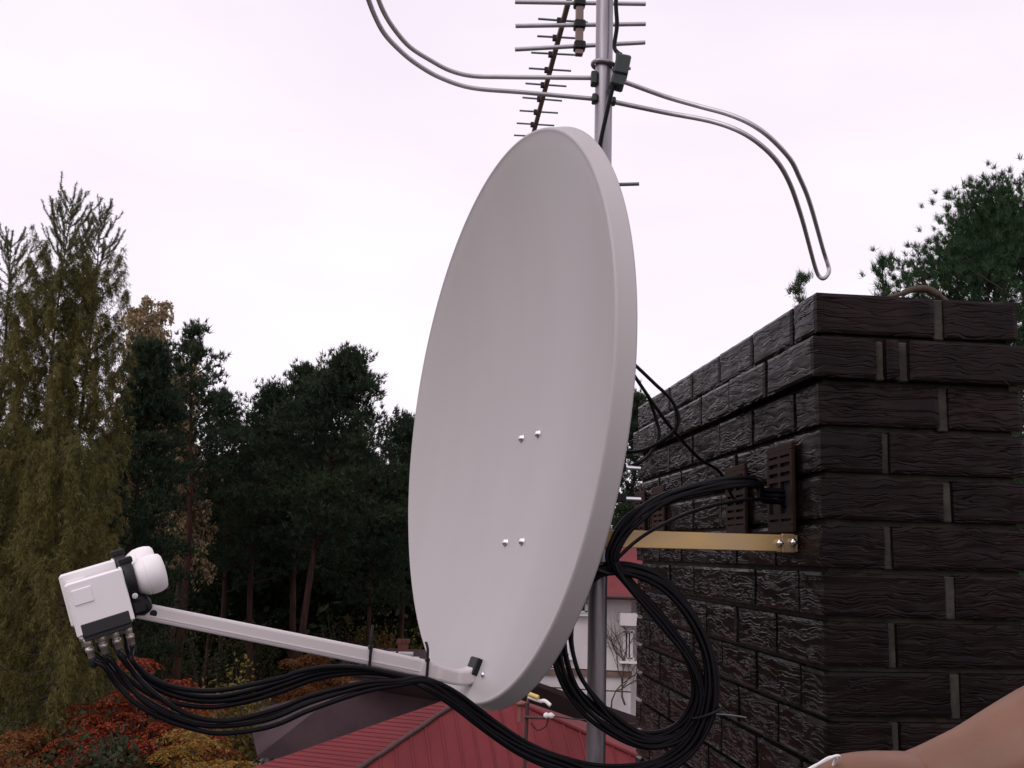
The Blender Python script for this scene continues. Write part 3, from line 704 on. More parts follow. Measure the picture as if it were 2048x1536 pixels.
for (px, py, w, h) in ((1188, 158, .012, .026), (1189, 198, .010, .016), (1227, 203, .008, .012)):
    k_ = MB(); k_.box(w, .02, h, Matrix.Translation(aty(px, py, MY - .006)), .002); k_.build('insulator', M['box'], dip)
for (px, py) in ((1255, 137), (1246, 159)):
    s_ = MB(); q = aty(px, py, MY - .03); s_.tube([q, q + Vector((.006, 0, 0))], .003, 8); s_.build('screw', M['galv'], dip)
rz = aty(1240, 368, MY).z
ra = thing('antenna_rod', 'short dark rod poking out right of the dish edge from the mast', 'antenna rod', (MX, MY, rz))
t_ = MB(); t_.tube([aty(1130, 372, MY + .025), aty(1278, 368, MY + .025)], .0036, 8); t_.build('rod', M['rod'], ra)
k_ = MB(); k_.box(.04, .03, .03, Matrix.Translation((MX, MY + .022, rz)), .003); k_.build('clamp', M['black'], ra)

# ------------------------------------------------------------------ neighbouring houses
def poly(mb, pts, thick=.06):
    pts = [Vector(p) for p in pts]; nrm = (pts[1] - pts[0]).cross(pts[2] - pts[0]).normalized()
    if nrm.z < 0: nrm = -nrm; pts = pts[::-1]
    k = len(pts); low = [p - Vector((0, 0, thick)) for p in pts]
    mb.add(pts + low, [tuple(range(k)), tuple(range(2 * k - 1, k - 1, -1))] + [(i + k, (i + 1) % k + k, (i + 1) % k, i) for i in range(k)])
    return nrm
def wallbox(mb, pts, z0, z1):
    pts = [Vector((p[0], p[1], 0)) for p in pts]; k = len(pts)
    mb.add([(p.x, p.y, z0) for p in pts] + [(p.x, p.y, z1) for p in pts], [((i + 1) % k, i, i + k, (i + 1) % k + k) for i in range(k)] + [tuple(range(k, 2 * k))])

# red hipped roof in front
AP = aty(965, 1374, 19.2)
ZE = -4.6
Lc = atz(965 - 457 * 1.9, 1374 + 160 * 1.9, ZE); Nc = atz(965 - 240 * 2.2, 1374 + 162 * 2.2, ZE); Rc = atz(965 + 204 * 2.9, 1374 + 93 * 2.9, ZE)
Bl = Vector((Lc.x + 2.5, 23, ZE)); Brr = Vector((Rc.x + .4, 23, ZE))
hr = thing('house', 'nearest house with the red painted hipped sheet roof below the dish', 'house', (AP.x, AP.y, GZ))
w_ = MB(); inset = lambda p: (p.x + (AP.x - p.x) * .06, p.y + (AP.y + 1 - p.y) * .06)
wallbox(w_, [inset(Lc), inset(Nc), inset(Rc), inset(Brr), inset(Bl)], GZ - .5, ZE - .02); w_.build('wall', M['render'], hr)
r_ = MB(); nA = poly(r_, [AP, Lc, Nc]); rA = r_.build('roof', M['roof_red'], hr)
r2 = MB(); nB = poly(r2, [AP, Nc, Rc]); rB = r2.build('roof', M['roof_red2'], hr)
r3 = MB(); poly(r3, [AP, Rc, Brr]); poly(r3, [AP, Brr, Bl]); poly(r3, [AP, Bl, Lc]); r3.build('roof', M['roof_red'], hr)
rc = MB(); pts = [AP.lerp(Nc, t) + Vector((0, 0, .02 + .015 * random.Random(int(t * 100)).random())) for t in np.linspace(0, 1, 40)]
rc.tube(pts, [.035 + .02 * random.Random(i).random() for i in range(40)], 7); rc.build('ridge_cap', M['ridge'], hr)
rc = MB(); rc.tube([AP + Vector((0, 0, .02)), Rc + Vector((0, 0, .02))], .04, 7); rc.build('ridge_cap', M['roof_red2'], hr)
# standing seams on the right plane
ev = (Rc - Nc); nse = 34
for k in range(1, nse):
    e0 = Nc + ev * (k / nse)
    dn_ = (AP - (Nc + ev * ((AP - Nc).dot(ev) / ev.length_squared)))        # up-slope vector
    ft_ = ((AP - Nc).dot(ev) / ev.length_squared)
    fr_ = k / nse; tmax = fr_ / ft_ if fr_ < ft_ else (1 - fr_) / (1 - ft_)
    e1 = e0 + dn_ * (tmax * .985)
    s_ = MB(); s_.sweep([e0 + nB * .012, e1 + nB * .012], [(.03, .020)] * 2, ev.normalized(), .006); s_.build('seam', M['roof_red2'], rB)
# sheet courses on the left plane
for k in range(1, 44):
    f0 = k / 44.0; a_, b_ = AP.lerp(Lc, f0), AP.lerp(Nc, f0)
    s_ = MB(); s_.sweep([a_ + nA * .006, b_ + nA * .006], [(.03, .003)] * 2, (AP - (a_ + b_) / 2).normalized(), .003); s_.build('sheet_edge', M['roof_red'], rA)
hs = MB(); q0 = Nc.lerp(AP, .60); q1 = Nc.lerp(Rc, .28)
# roof vent pipe
q = aty(1040, 1428, 17.6); vp = MB(); vp.tube([q - Vector((0, 0, .12)), q + Vector((0, 0, .16))], .05, 12); vp.lathe([(0, .22), (.1, .19), (.1, .15), (0, .15)], Matrix.Translation(q), 14); vp.build('vent_pipe', M['rust'], hr)

# service mast on that roof
sm = thing('service_mast', 'slim rusty pole with cross arm and wire standing on the red roof', 'pole', tuple(aty(1050, 1530, 15.4)))
t_ = MB(); t_.tube([aty(1048, 1560, 15.4), aty(1055, 1405, 15.4)], .028, 10); t_.build('pole', M['ridge'], sm)
t_ = MB(); t_.tube([aty(1048, 1434, 15.35), aty(1092, 1436, 15.35)], .022, 8); t_.build('cross_arm', M['ridge'], sm)
t_ = MB(); t_.lathe([(0, -.09), (.03, -.08), (.045, -.04), (.03, -.02), (.045, .02), (.03, .05), (0, .08)], frame_z((1, 0, 0), aty(1099, 1431, 15.35)), 12); t_.build('insulator', M['white'], sm)
t_ = MB(); t_.tube(catmull([aty(1062, 1446, 15.35), aty(1075, 1460, 15.35), aty(1092, 1452, 15.35), aty(1096, 1436, 15.35)], 5), .010, 6); t_.build('drip_loop', M['black'], sm)
t_ = MB(); t_.tube(catmull([aty(1100, 1431, 15.35), aty(1170, 1440, 16.5), aty(1300, 1446, 19), aty(1700, 1420, 27)], 6), .011, 6); t_.build('wire', M['black'], sm)
t_ = MB(); t_.tube([aty(1056, 1387, 15.4), aty(1077, 1395, 15.3)], .032, 8); t_.build('yellow_lamp_arm', M['yellow'], sm)
t_ = MB(); t_.tube(catmull([aty(1056, 1394, 15.4), aty(1078, 1402, 15.35), aty(1090, 1402, 15.3), aty(1101, 1411, 15.25)], 4), [.022] * 5 + [.028] * 8, 8); t_.build('white_lamp_arm', M['white'], sm)
t_ = MB(); t_.tube([aty(1055, 1406, 15.4), aty(1057, 1388, 15.4)], .016, 8); t_.build('neck', M['rust'], sm)

# brown roof behind
hb = thing('house', 'low house behind the red roof, its felt roof brown and weathered', 'house', (0, 25, GZ))
A1 = aty(700, 1368, 27); A2 = aty(1040, 1352, 25); ZB2 = -5.0
c1 = atz(515, 1512, ZB2); c2 = atz(1330, 1475, ZB2); c3 = Vector((A2.x + 5, 31, ZB2)); c4 = Vector((A1.x - 4, 33, ZB2)); 
r_ = MB(); poly(r_, [A1, c1, c2, A2]); poly(r_, [A2, c2, c3]); poly(r_, [A1, A2, c3, c4]); poly(r_, [A1, c4, c1]); r_.build('roof', M['roof_brown'], hb)
w_ = MB(); cen = (c1 + c2 + c3 + c4) / 4; wallbox(w_, [tuple((p + (cen - p) * .07).xy) for p in (c1, c2, c3, c4)], GZ - .5, ZB2 - .03); w_.build('wall', M['render'], hb)
r_ = MB(); r_.tube([A1, A2], .07, 7); r_.build('ridge_cap', M['ridge'], hb)

# white house behind the mast
hw = thing('house', 'white rendered house with red roof glimpsed between mast and chimney', 'house', (4, 31, GZ))
wy = 31.0
def wq(px, py, y=wy): return aty(px, py, y)
x0, x1 = wq(1060, 1300).x, wq(1262, 1300).x; ztop = wq(1230, 1189).z
w_ = MB(); w_.box(x1 - x0, 6, ztop - GZ + .5, Matrix.Translation(((x0 + x1) / 2, wy + 3, (ztop + GZ - .5) / 2))); w_.build('wall', M['render'], hw)
xe = x1 + 4.2
w_ = MB(); w_.box(4.2, 5, ztop - GZ + .3, Matrix.Translation((x1 + 2.1, wy + 3.9, (ztop + GZ - .7) / 2))); w_.build('wall', M['render'], hw)
r_ = MB(); zr = wq(1230, 1105).z + .2
poly(r_, [(x0 - .6, wy - .5, ztop), (xe + .5, wy - .5, ztop), (xe + .5, wy + 3.2, zr + .4), (x0 - .6, wy + 3.2, zr + .4)], .12); poly(r_, [(x0 - .6, wy + 7, ztop), (xe + .5, wy + 7, ztop), (xe + .5, wy + 3.2, zr + .4), (x0 - .6, wy + 3.2, zr + .4)], .12); r_.build('roof', M['roof_red'], hw)
g_ = MB(); g_.tube([(x0 - .6, wy - .58, ztop - .06), (xe + .5, wy - .58, ztop - .06)], .06, 8); g_.build('gutter', M['ridge'], hw)
def window(px0, py0, px1, py1, par, y=wy):
    a, b = wq(px0, py0, y), wq(px1, py1, y); w, h = b.x - a.x, a.z - b.z
    f = MB(); cx, cz = (a.x + b.x) / 2, (a.z + b.z) / 2
    for (dx, dz, sw, sh) in ((0, h / 2, w + .16, .08), (0, -h / 2, w + .16, .08), (-w / 2, 0, .08, h), (w / 2, 0, .08, h), (0, 0, .05, h)):
        f.box(sw, .12, sh, Matrix.Translation((cx + dx, y - .04, cz + dz)))
    fo_ = f.build('window', M['white'], par)
    p_ = MB(); p_.box(w - .02, .03, h - .02, Matrix.Translation((cx, y - .02, cz))); p_.build('pane', M['glass'], fo_)
    s_ = MB(); s_.box(w + .3, .25, .06, Matrix.Translation((cx, y - .1, cz - h / 2 - .08))); s_.build('sill', M['white'], fo_)
window(1120, 1203, 1172, 1224, hw)
window(1248, 1262, 1262, 1318, hw)
window(1100, 1262, 1135, 1310, hw)
b_ = MB(); b_.box(.5, .5, .35, Matrix.Translation(wq(1256, 1238, wy - .3))); b_.build('bay', M['render'], hw)
b_ = MB(); b_.box(x1 - x0 + .04, .12, .16, Matrix.Translation(((x0 + x1) / 2, wy - .03, wq(1200, 1346).z))); b_.build('band', M['band'], hw)
for py in (1332, 1372):
    t_ = MB(); t_.tube([wq(1060, py, wy - .8), wq(1150, py + 6, wy - .8), wq(1262, py + 12, wy - .8)], .02, 6); t_.build('balcony_rail', M['ridge'], hw)

# small far house left of the dish foot
hf = thing('house', 'far low house with small red chimney and white roof edges left of the dish foot', 'house', tuple(aty(800, 1330, 42)))
fy = 42.0
a, b = aty(700, 1330, fy), aty(905, 1352, fy)
w_ = MB(); w_.box(4.6, 5, a.z - GZ, Matrix.Translation((a.x + 1.9, fy + 2.4, (a.z - .1 + GZ) / 2))); w_.build('wall', M['band'], hf)
r_ = MB(); poly(r_, [(a.x - .5, fy - .3, a.z - .25), (b.x + .5, fy - .3, a.z - .45), (b.x + .5, fy + 2.4, a.z + .42), (a.x - .5, fy + 2.4, a.z + .5)], .1); poly(r_, [(a.x - .5, fy + 5, a.z - .4), (b.x + .5, fy + 5, a.z - .4), (b.x + .5, fy + 2.4, a.z + .42), (a.x - .5, fy + 2.4, a.z + .5)], .1); r_.build('roof', M['roof_brown'], hf)
for (p0, p1, yy) in (((742, 1306), (826, 1308), fy + 1.0), ((788, 1316), (838, 1318), fy + .2)):
    s_ = MB(); A_, B_ = aty(*p0, yy), aty(*p1, yy); s_.sweep([A_, B_], [(.25, .11)] * 2, (0, 1, .2), .01); s_.build('white_edge', M['white'], hf)
c_ = MB(); q = aty(806, 1300, fy + 1.6); c_.box(.40, .4, .9, Matrix.Translation(q - Vector((0, 0, .1)))); c_.box(.52, .5, .14, Matrix.Translation(q + Vector((0, 0, .36)))); c_.build('chimney_stack', M['rust'], hf)

# ------------------------------------------------------------------ vegetation
def needles(pos, axis, nper, length, width, spread, rg, up=0.0):
    N_ = len(pos); P = np.repeat(pos, nper, 0); A_ = np.repeat(axis, nper, 0)
    D = A_ + rg.normal(size=P.shape) * spread; D[:, 2] += up
    D /= np.linalg.norm(D, axis=1, keepdims=True) + 1e-9
    L_ = length * rg.uniform(.6, 1.15, (len(P), 1))
    sd = np.cross(D, rg.normal(size=P.shape)); sd /= np.linalg.norm(sd, axis=1, keepdims=True) + 1e-9
    b = P + rg.normal(size=P.shape) * length * .12
    return np.stack([b + sd * width / 2, b - sd * width / 2, b + D * L_], 1).reshape(-1, 3)
def leaves(pos, axis, length, width, rg):
    D = axis / (np.linalg.norm(axis, axis=1, keepdims=True) + 1e-9)
    sd = np.cross(D, rg.normal(size=pos.shape)); sd /= np.linalg.norm(sd, axis=1, keepdims=True) + 1e-9
    L_ = length * rg.uniform(.7, 1.2, (len(pos), 1)); w = width * rg.uniform(.7, 1.2, (len(pos), 1))
    m = pos + D * L_ * .45
    return np.stack([pos, m + sd * w / 2, pos + D * L_, m - sd * w / 2], 1).reshape(-1, 3)

def pine_meshes(seed, H, base, R, needle=.22, nw=.042, nb=50, nsub=6, ntuft=12, nper=9, shape='round', lean=(0, 0), fork=None, wobble=.25, trunk_r=None, pad=.29, slope=.28):
    rg = np.random.default_rng(seed)
    trunk_r = trunk_r or H * .0125
    wood = MB(); nt = 14
    wx, wy_ = rg.normal(size=2) * wobble
    def tp(f):
        return np.array([lean[0] * f + wx * math.sin(f * 5.1) * f, lean[1] * f + wy_ * math.sin(f * 4.3 + 1) * f, H * f])
    wood.tube([tp(i / nt) for i in range(nt + 1)], [trunk_r * (1 - .93 * (i / nt)) for i in range(nt + 1)], 8)
    pos, ax = [], []
    for k in range(nb):
        f = base + (1 - base) * ((k + rg.uniform(0, 1)) / nb) ** .9
        g_ = (f - base) / (1 - base)
        if shape == 'round': pr = math.sin(math.pi * min(1, (g_ * .80 + .20))) ** .6 * (1 - .35 * g_)
        elif shape == 'dome': pr = (1 - g_) ** .55 + .05
        elif shape == 'cone': pr = (1 - g_) ** .85 + .06
        else: pr = .55 + .45 * math.sin(g_ * 9 + seed)
        pr *= (1 - g_ ** 6) if shape != 'cone' else 1
        L_ = R * max(.12, pr) * rg.uniform(.55, 1.15)
        az = k * 2.4 + rg.uniform(-.5, .5)
        st = tp(f * .995); dirh = np.array([math.cos(az), math.sin(az), 0])
        el_ = slope * rg.uniform(.2, 1.6) + (g_ ** 3) * .8
        pts = []
        for s in range(6):
            t = s / 5; pts.append(st + dirh * L_ * t + np.array([0, 0, L_ * (el_ * t - (.18 * t if shape == 'cone' else 0) + .22 * t * t)]) + rg.normal(size=3) * .04 * L_ * t)
        wood.tube(pts, [max(.012, trunk_r * .30 * (1 - f * .6) * (1 - .85 * s / 5)) for s in range(6)], 5, cap=False)
        for j in range(nsub):
            t = 1 - .72 * (j / max(1, nsub - 1)) ** 1.3
            i0 = min(4, int(t * 5)); fr2 = t * 5 - i0
            p_ = pts[i0] * (1 - fr2) + pts[i0 + 1] * fr2
            sl = L_ * .30 * rg.uniform(.4, 1.1) * (1 if j else .15)
            sa = az + rg.choice([-1, 1]) * rg.uniform(.4, 1.3)
            e_ = p_ + np.array([math.cos(sa) * sl, math.sin(sa) * sl, sl * rg.uniform(.0, .8)])
            if j: wood.tube([p_, (p_ + e_) / 2 + np.array([0, 0, -.03 * sl]), e_], [.012, .009, .005], 4, cap=False)
            nn = ntuft
            c_ = e_ + rg.normal(size=(nn, 3)) * np.array([pad, pad, pad * .5]) * (R / 2.6)
            pos.append(c_); a_ = (c_ - st) * .25; a_[:, 2] = np.abs(a_[:, 2]) * .5 + .55; ax.append(a_)
    top = tp(1.0); c_ = top + rg.normal(size=(ntuft * 2, 3)) * np.array([.10, .10, .25]) * R / 2.6; pos.append(c_); ax.append(np.tile([0, 0, 1.0], (len(c_), 1)))
    pos, ax = np.concatenate(pos), np.concatenate(ax)
    ax /= np.linalg.norm(ax, axis=1, keepdims=True)
    V = needles(pos, ax, nper, needle, nw, .55, rg)
    return wood, V
def tree(name, label, cat, loc, wood, V, nper, wmat, lmat, group=None):
    o = thing(name, label, cat, tuple(loc), group)
    w_ = link('trunk', wood if isinstance(wood, bpy.types.Mesh) else wood.mesh('trunk'), wmat); w_.parent = o
    c_ = link('crown', V if isinstance(V, bpy.types.Mesh) else mesh_np('crown', V, nper), lmat); c_.parent = o
    return o
def base_of(px, d):
    q = aty(px, 1105, d); return Vector((q.x, d, gz(q.x, d)))

def pine(px, py, d, label, seed, base=.45, R=2.6, bx=None, group='pines standing along the wood edge', **kw):
    t_ = aty(px, py, d); b_ = base_of(bx if bx else px, d); H = t_.z - b_.z
    wood, V = pine_meshes(seed, H, base, R, lean=(t_.x - b_.x, 0), **kw)
    return tree('pine_tree', label, 'tree', b_, wood, V, 3, M['pinebark'], M['pine'], group)

pine(400, 655, 36, 'slender open pine with a tufted top and visible trunk, right of the golden birch', 3, base=.52, R=2.0, bx=372, nb=30, nsub=5, ntuft=9, pad=.24, wobble=.2)
pine(283, 692, 33, 'dark dense pine just right of the larches', 5, base=.22, R=2.1, shape='cone', nb=70, ntuft=12)
pine(522, 785, 40, 'bushy dark pine between the slender pine and the tall centre pine', 8, base=.40, R=2.7)
pine(602, 745, 41, 'pine with a pointed top just left of the tallest centre pine', 9, base=.42, R=2.2)
pine(688, 716, 37, 'tallest centre pine with a full rounded top and reddish leaning trunk', 10, base=.46, R=2.55, bx=598, nb=62, ntuft=15, wobble=.15)
pine(458, 800, 43, 'loose low pine filling the gap right of the slender pine', 17, base=.35, R=2.4, nb=40, pad=.26)
pine(812, 850, 46, 'pine with flat layered crown beside the left edge of the dish', 12, base=.5, R=2.5)
pine(745, 920, 44, 'shorter dark pine between the centre pine and the dish', 14, base=.35, R=2.5)
pine(1262, 800, 44, 'dark pine seen in the gap between dish and chimney', 15, base=.25, R=2.2, shape='cone')

# the dark wood behind, copies of four pines
protos = []
for i, (sd, bs, sh) in enumerate(((31, .16, 'cone'), (32, .3, 'round'), (33, .2, 'round'), (34, .12, 'cone'))):
    wood, V = pine_meshes(sd, 13.0, bs, 2.9, shape=sh, nb=64, nsub=7, ntuft=12, nper=8, needle=.32, nw=.075)
    protos.append((wood.mesh('trunk'), mesh_np('crown', V, 3)))
fr_ = random.Random(77)
spots = []
for k in range(15): spots.append((-180 + k * 78 + fr_.uniform(-25, 25), fr_.uniform(46, 54), fr_.uniform(.74, .88)))
for k in range(16): spots.append((-230 + k * 84 + fr_.uniform(-25, 25), fr_.uniform(58, 70), fr_.uniform(.85, 1.05)))
for k in range(10): spots.append((1150 + k * 150 + fr_.uniform(-40, 40), fr_.uniform(52, 66), fr_.uniform(.7, .95)))
for (px, d_, s_) in spots:
    if 860 < px < 1180 and d_ < 50: d_ += 12
    w_, c_ = protos[fr_.randrange(4)]; b_ = base_of(px, d_)
    hidden = not (px < 850 or 1235 < px < 1290)
    o = tree('pine_tree', 'dark background pine merging into the wood behind the front row of trees', 'tree', b_, w_, c_, 3, M['pinebark'], M['pine'], 'pines in the dark wood')
    o.scale = (s_ * fr_.uniform(.95, 1.15), s_ * fr_.uniform(.95, 1.15), s_); o.rotation_euler.z = fr_.uniform(0, 6.28)

# near pine behind the chimney
def near_pine(px, py, d, bx, label, seed, R, base, **kw):
    t_ = aty(px, py, d); b_ = base_of(bx, d); H = t_.z - b_.z
    wood, V = pine_meshes(seed, H, base, R, lean=(t_.x - b_.x, 0), **kw)
    return tree('pine_tree', label, 'tree', b_, wood, V, 3, M['bark'], M['pine_near'])
near_pine(1975, 425, 15, 1990, 'near green pine rising behind the right end of the chimney', 41, 2.9, .36, needle=.11, nw=.0095, nb=100, nsub=8, ntuft=16, nper=28, pad=.23, wobble=.05, trunk_r=.11, slope=.35, shape='dome')
near_pine(1765, 530, 17, 1770, 'young pine whose top shoots peep over the chimney edge', 43, 1.0, .3, needle=.15, nw=.012, nb=40, nsub=4, ntuft=5, nper=14, shape='dome', pad=.16, slope=.8)
near_pine(1636, 560, 17, 1645, 'pine tip just showing above the chimney corner', 44, .8, .3, needle=.14, nw=.012, nb=40, nsub=4, ntuft=5, nper=14, shape='dome', pad=.16, slope=.8)
near_pine(2215, 440, 17, 2220, 'green pine at the right picture edge behind the chimney', 45, 2.1, .35, needle=.13, nw=.013, nb=60, nsub=7, ntuft=14, nper=16, pad=.3, shape='dome')

# larches
def larch_meshes(seed, H, R, nb, bare=.80, lean=0.0):
    rg = np.random.default_rng(seed); wood = MB()
    def tp(f): return np.array([lean * f + .12 * math.sin(f * 6 + seed), .1 * math.sin(f * 5), H * f])
    wood.tube([tp(i / 16) for i in range(17)], [H * .010 * (1 - i / 16) ** 1.3 + .008 for i in range(17)], 8)
    P, A_, P2, A2 = [], [], [], []
    for k in range(nb):
        f = .10 + .90 * ((k + rg.uniform()) / nb) ** .85; g_ = (f - .1) / .9
        L_ = R * (1 - g_ ** 2.2) ** .8 * rg.uniform(.6, 1.1) + .35; az = k * 2.4 + rg.uniform(-.4, .4)
        dh = np.array([math.cos(az), math.sin(az), 0]); st = tp(f * .985); up_ = .15 + 1.15 * g_ ** 3
        pts = []
        for s in range(8):
            t = s / 7; pts.append(st + dh * L_ * t * (1 - .25 * g_ * t) + np.array([0, 0, L_ * (up_ * t * (.5 + .5 * t) - .35 * (1 - g_) * math.sin(t * 2.4) + .25 * t * t)]) + rg.normal(size=3) * .02)
        wood.tube(pts, [max(.006, .042 * (1 - f * .8) * (1 - .85 * s / 7)) for s in range(8)], 4, cap=False)
        if f > bare:                                  # upswept bottle-brush shoots
            nt = 1 + int(L_ * 4)
            subs = [pts]
            for j in range(nt):
                t = rg.uniform(.2, .95); i0 = min(6, int(t * 7)); p_ = pts[i0]; sl = rg.uniform(.25, .65) * min(1, L_); sa = az + rg.uniform(-1.3, 1.3)
                q = [p_ + np.array([math.cos(sa) * sl * u * .7, math.sin(sa) * sl * u * .7, sl * (u * .35 + .75 * u * u)]) for u in (0, .35, .7, 1)]
                wood.tube(q, [.009, .007, .006, .004], 4, cap=False); subs.append(q)
            for q in subs:
                for i in range(len(q) - 1):
                    ln = np.linalg.norm(q[i + 1] - q[i]); m_n = max(2, int(ln / .045))
                    for u in np.linspace(0, 1, m_n, endpoint=False): P2.append(q[i] * (1 - u) + q[i + 1] * u); A2.append((q[i + 1] - q[i]) / (ln + 1e-6))
        else:
            ns = int(8 + L_ * 8)
            for j in range(ns):
                t = rg.uniform(.12, 1); x = t * 7; i0 = min(6, int(x)); p_ = pts[i0] + (pts[i0 + 1] - pts[i0]) * (x - i0)
                sl = rg.uniform(.30, .95) * (.6 + .4 * L_ / R); sa = az + rg.uniform(-1.4, 1.4)
                h_ = sl * rg.uniform(.15, .55)
                q = [p_ + np.array([math.cos(sa) * h_ * u, math.sin(sa) * h_ * u, -sl * u * u * rg.uniform(.6, 1.0) + .06 * u]) for u in np.linspace(0, 1, 5)]
                for i in range(4):
                    for u in (0, .33, .66): P.append(q[i] * (1 - u) + q[i + 1] * u + rg.normal(size=3) * .03); A_.append((q[i + 1] - q[i]) / (np.linalg.norm(q[i + 1] - q[i]) + 1e-6))
    P, A_ = np.array(P), np.array(A_)
    V = needles(P, A_, 5, .15, .015, .5, rg)
    V2 = needles(np.array(P2), np.array(A2), 12, .085, .013, .9, rg)
    return wood, V, V2
def larch(px, py, d, R, nb, seed, label, lean=0.0, bare=.885):
    t_ = aty(px, py, d); b_ = base_of(px, d)
    wood, V, V2 = larch_meshes(seed, t_.z - b_.z, R, nb, bare, lean)
    o = tree('larch_tree', label, 'tree', b_, wood, V, 3, M['bark'], M['larch'], 'autumn larches at the left edge')
    c_ = link('top_shoots', mesh_np('top_shoots', V2, 3), M['larch_top']); c_.parent = o
    return o
larch(74, 392, 27, 1.95, 170, 51, 'tall yellowing larch with spiky bare top, highest tree on the left', bare=.885)
larch(134, 412, 28.5, 1.6, 140, 53, 'larch with a forked spiky top right beside the tallest larch', bare=.885)
larch(-40, 470, 28, 2.0, 120, 54, 'larch cut off by the left picture edge', bare=.89)
larch(120, 900, 24, 1.6, 90, 55, 'lower golden larch in front of the tall ones at left', bare=.97)

# weeping birches with thin ochre leaves
def birch(px, py, d, R, seed, label, nb=60, dens=12):
    t_ = aty(px, py, d); b_ = base_of(px, d); H = t_.z - b_.z; rg = np.random.default_rng(seed); wood = MB()
    wood.tube([np.array([.2 * math.sin(i * .5 + seed), 0, H * i / 12]) for i in range(12)], [.12 * (1 - .92 * i / 12) for i in range(12)], 7)
    P, A_ = [], []
    for k in range(nb):
        f = .4 + .58 * k / nb; az = k * 2.4; L_ = R * rg.uniform(.4, 1.0) * (1.1 - .55 * (f - .4) / .6)
        st = np.array([.2 * math.sin(f * 6 + seed), 0, H * f * .97]); dh = np.array([math.cos(az), math.sin(az), 0])
        pts = [st + dh * L_ * t + np.array([0, 0, L_ * (.9 * t - .55 * t * t)]) for t in np.linspace(0, 1, 6)]
        wood.tube(pts, [.03, .024, .018, .013, .009, .006], 4, cap=False)
        for j in range(dens):
            t = rg.uniform(.3, 1); i0 = min(4, int(t * 5)); p_ = pts[i0] + (pts[i0 + 1] - pts[i0]) * (t * 5 - i0); sl = rg.uniform(.5, 1.3)
            off = rg.normal(size=2) * .22
            q = [p_ + np.array([off[0] * u, off[1] * u, .10 * u - sl * u * u]) for u in np.linspace(0, 1, 6)]
            wood.tube(q, [.005] * 6, 3, cap=False)
            for i in range(5):
                for u in (.1, .6): P.append(q[i] * (1 - u) + q[i + 1] * u + rg.normal(size=3) * .04); A_.append(rg.normal(size=3) * .5 + np.array([0, 0, -.8]))
    V = leaves(np.repeat(np.array(P), 2, 0) + rg.normal(size=(2 * len(P), 3)) * .05, np.repeat(np.array(A_), 2, 0) + rg.normal(size=(2 * len(P), 3)) * .3, .17, .10, rg)
    return tree('birch_tree', label, 'tree', b_, wood, V, 4, M['bark'], M['birch'], 'pale birches among the pines')
birch(262, 572, 42, 2.6, 61, 'pale ochre weeping birch behind the larch and dark pine', 80, 13)
birch(352, 690, 38, 1.3, 62, 'small thin golden birch in front of the slender pine', 46, 10)

# autumn bushes
def frond_bush(name, label, loc, H, R, mats, seed, stems=16, ros=5, cat='bush', group=None, fl=.42, leaf=.11, droop_=.5):
    rg = np.random.default_rng(seed); wood = MB(); P, A_ = [], []
    for s in range(stems):
        az = rg.uniform(0, 6.28); rr = R * math.sqrt(rg.uniform()); top = np.array([math.cos(az) * rr, math.sin(az) * rr, H * (1 - .45 * (rr / R) ** 2) * rg.uniform(.72, 1.0)])
        b0_ = top * np.array([.25, .25, 0]); mid = (b0_ + top) / 2 + rg.normal(size=3) * .15
        top[2] *= rg.uniform(.8, 1.0); wood.tube([b0_, mid, top], [.035, .025, .012], 5, cap=False)
        for r_ in range(ros):
            f = rg.uniform(.35, 1) if r_ else 1.0
            c_ = mid + (top - mid) * (2 * f - 1) if f > .5 else b0_ + (mid - b0_) * 2 * f
            if r_:
                e_ = c_ + np.array([rg.normal() * .35, rg.normal() * .35, rg.uniform(.05, .35)]) * R * .5; wood.tube([c_, e_], [.012, .006], 4, cap=False); c_ = e_
            for q in range(9):
                a2 = q * .7 + rg.uniform(-.3, .3); L_ = fl * rg.uniform(.7, 1.2); dh = np.array([math.cos(a2), math.sin(a2), 0]); upk = rg.uniform(.1, .8)
                for u in np.linspace(.15, 1, 9):
                    p_ = c_ + dh * L_ * u + np.array([0, 0, L_ * (upk * u - (droop_ + upk) * u * u * .9)])
                    sv = np.array([-dh[1], dh[0], 0])
                    for sg in (-1, 1): P.append(p_); A_.append(sv * sg * .8 + dh * .45 + np.array([0, 0, -.35 + rg.normal() * .2]))
    V = leaves(np.array(P), np.array(A_), leaf, leaf * .36, rg)
    o = thing(name, label, cat, tuple(loc), group)
    w_ = link('stems', wood.mesh('stems'), M['twig']); w_.parent = o
    c_ = link('foliage', mesh_np('foliage', V, 4), mats); c_.parent = o
    return o
def bush_at(px, py, d, **kw):
    t_ = aty(px, py, d); b_ = base_of(px, d); return dict(loc=b_, H=t_.z - b_.z + .1, **kw)
frond_bush('sumac_bush', 'bright red sumac bush below the converter cables', mats=M['sumac'], seed=71, R=1.65, stems=40, ros=5, fl=.45, leaf=.12, **bush_at(305, 1286, 24))
frond_bush('sumac_bush', 'dull red sumac left of the bright red one', mats=M['rustleaf'], seed=72, R=1.3, stems=26, ros=5, **bush_at(130, 1385, 24))
frond_bush('sumac_bush', 'orange yellow sumac at the bottom beside the red roof corner', mats=M['orange'], seed=73, R=1.3, stems=26, ros=5, fl=.45, leaf=.12, droop_=.3, **bush_at(440, 1438, 21))
frond_bush('sumac_bush', 'dark rusty sumac at the lower left corner', mats=M['rustleaf'], seed=74, R=1.2, stems=24, ros=5, **bush_at(30, 1440, 22))
frond_bush('sumac_bush', 'rusty orange sumac behind the feed arm, left of the far house', mats=M['rustleaf'], seed=75, R=1.6, stems=24, ros=5, **bush_at(640, 1300, 36))
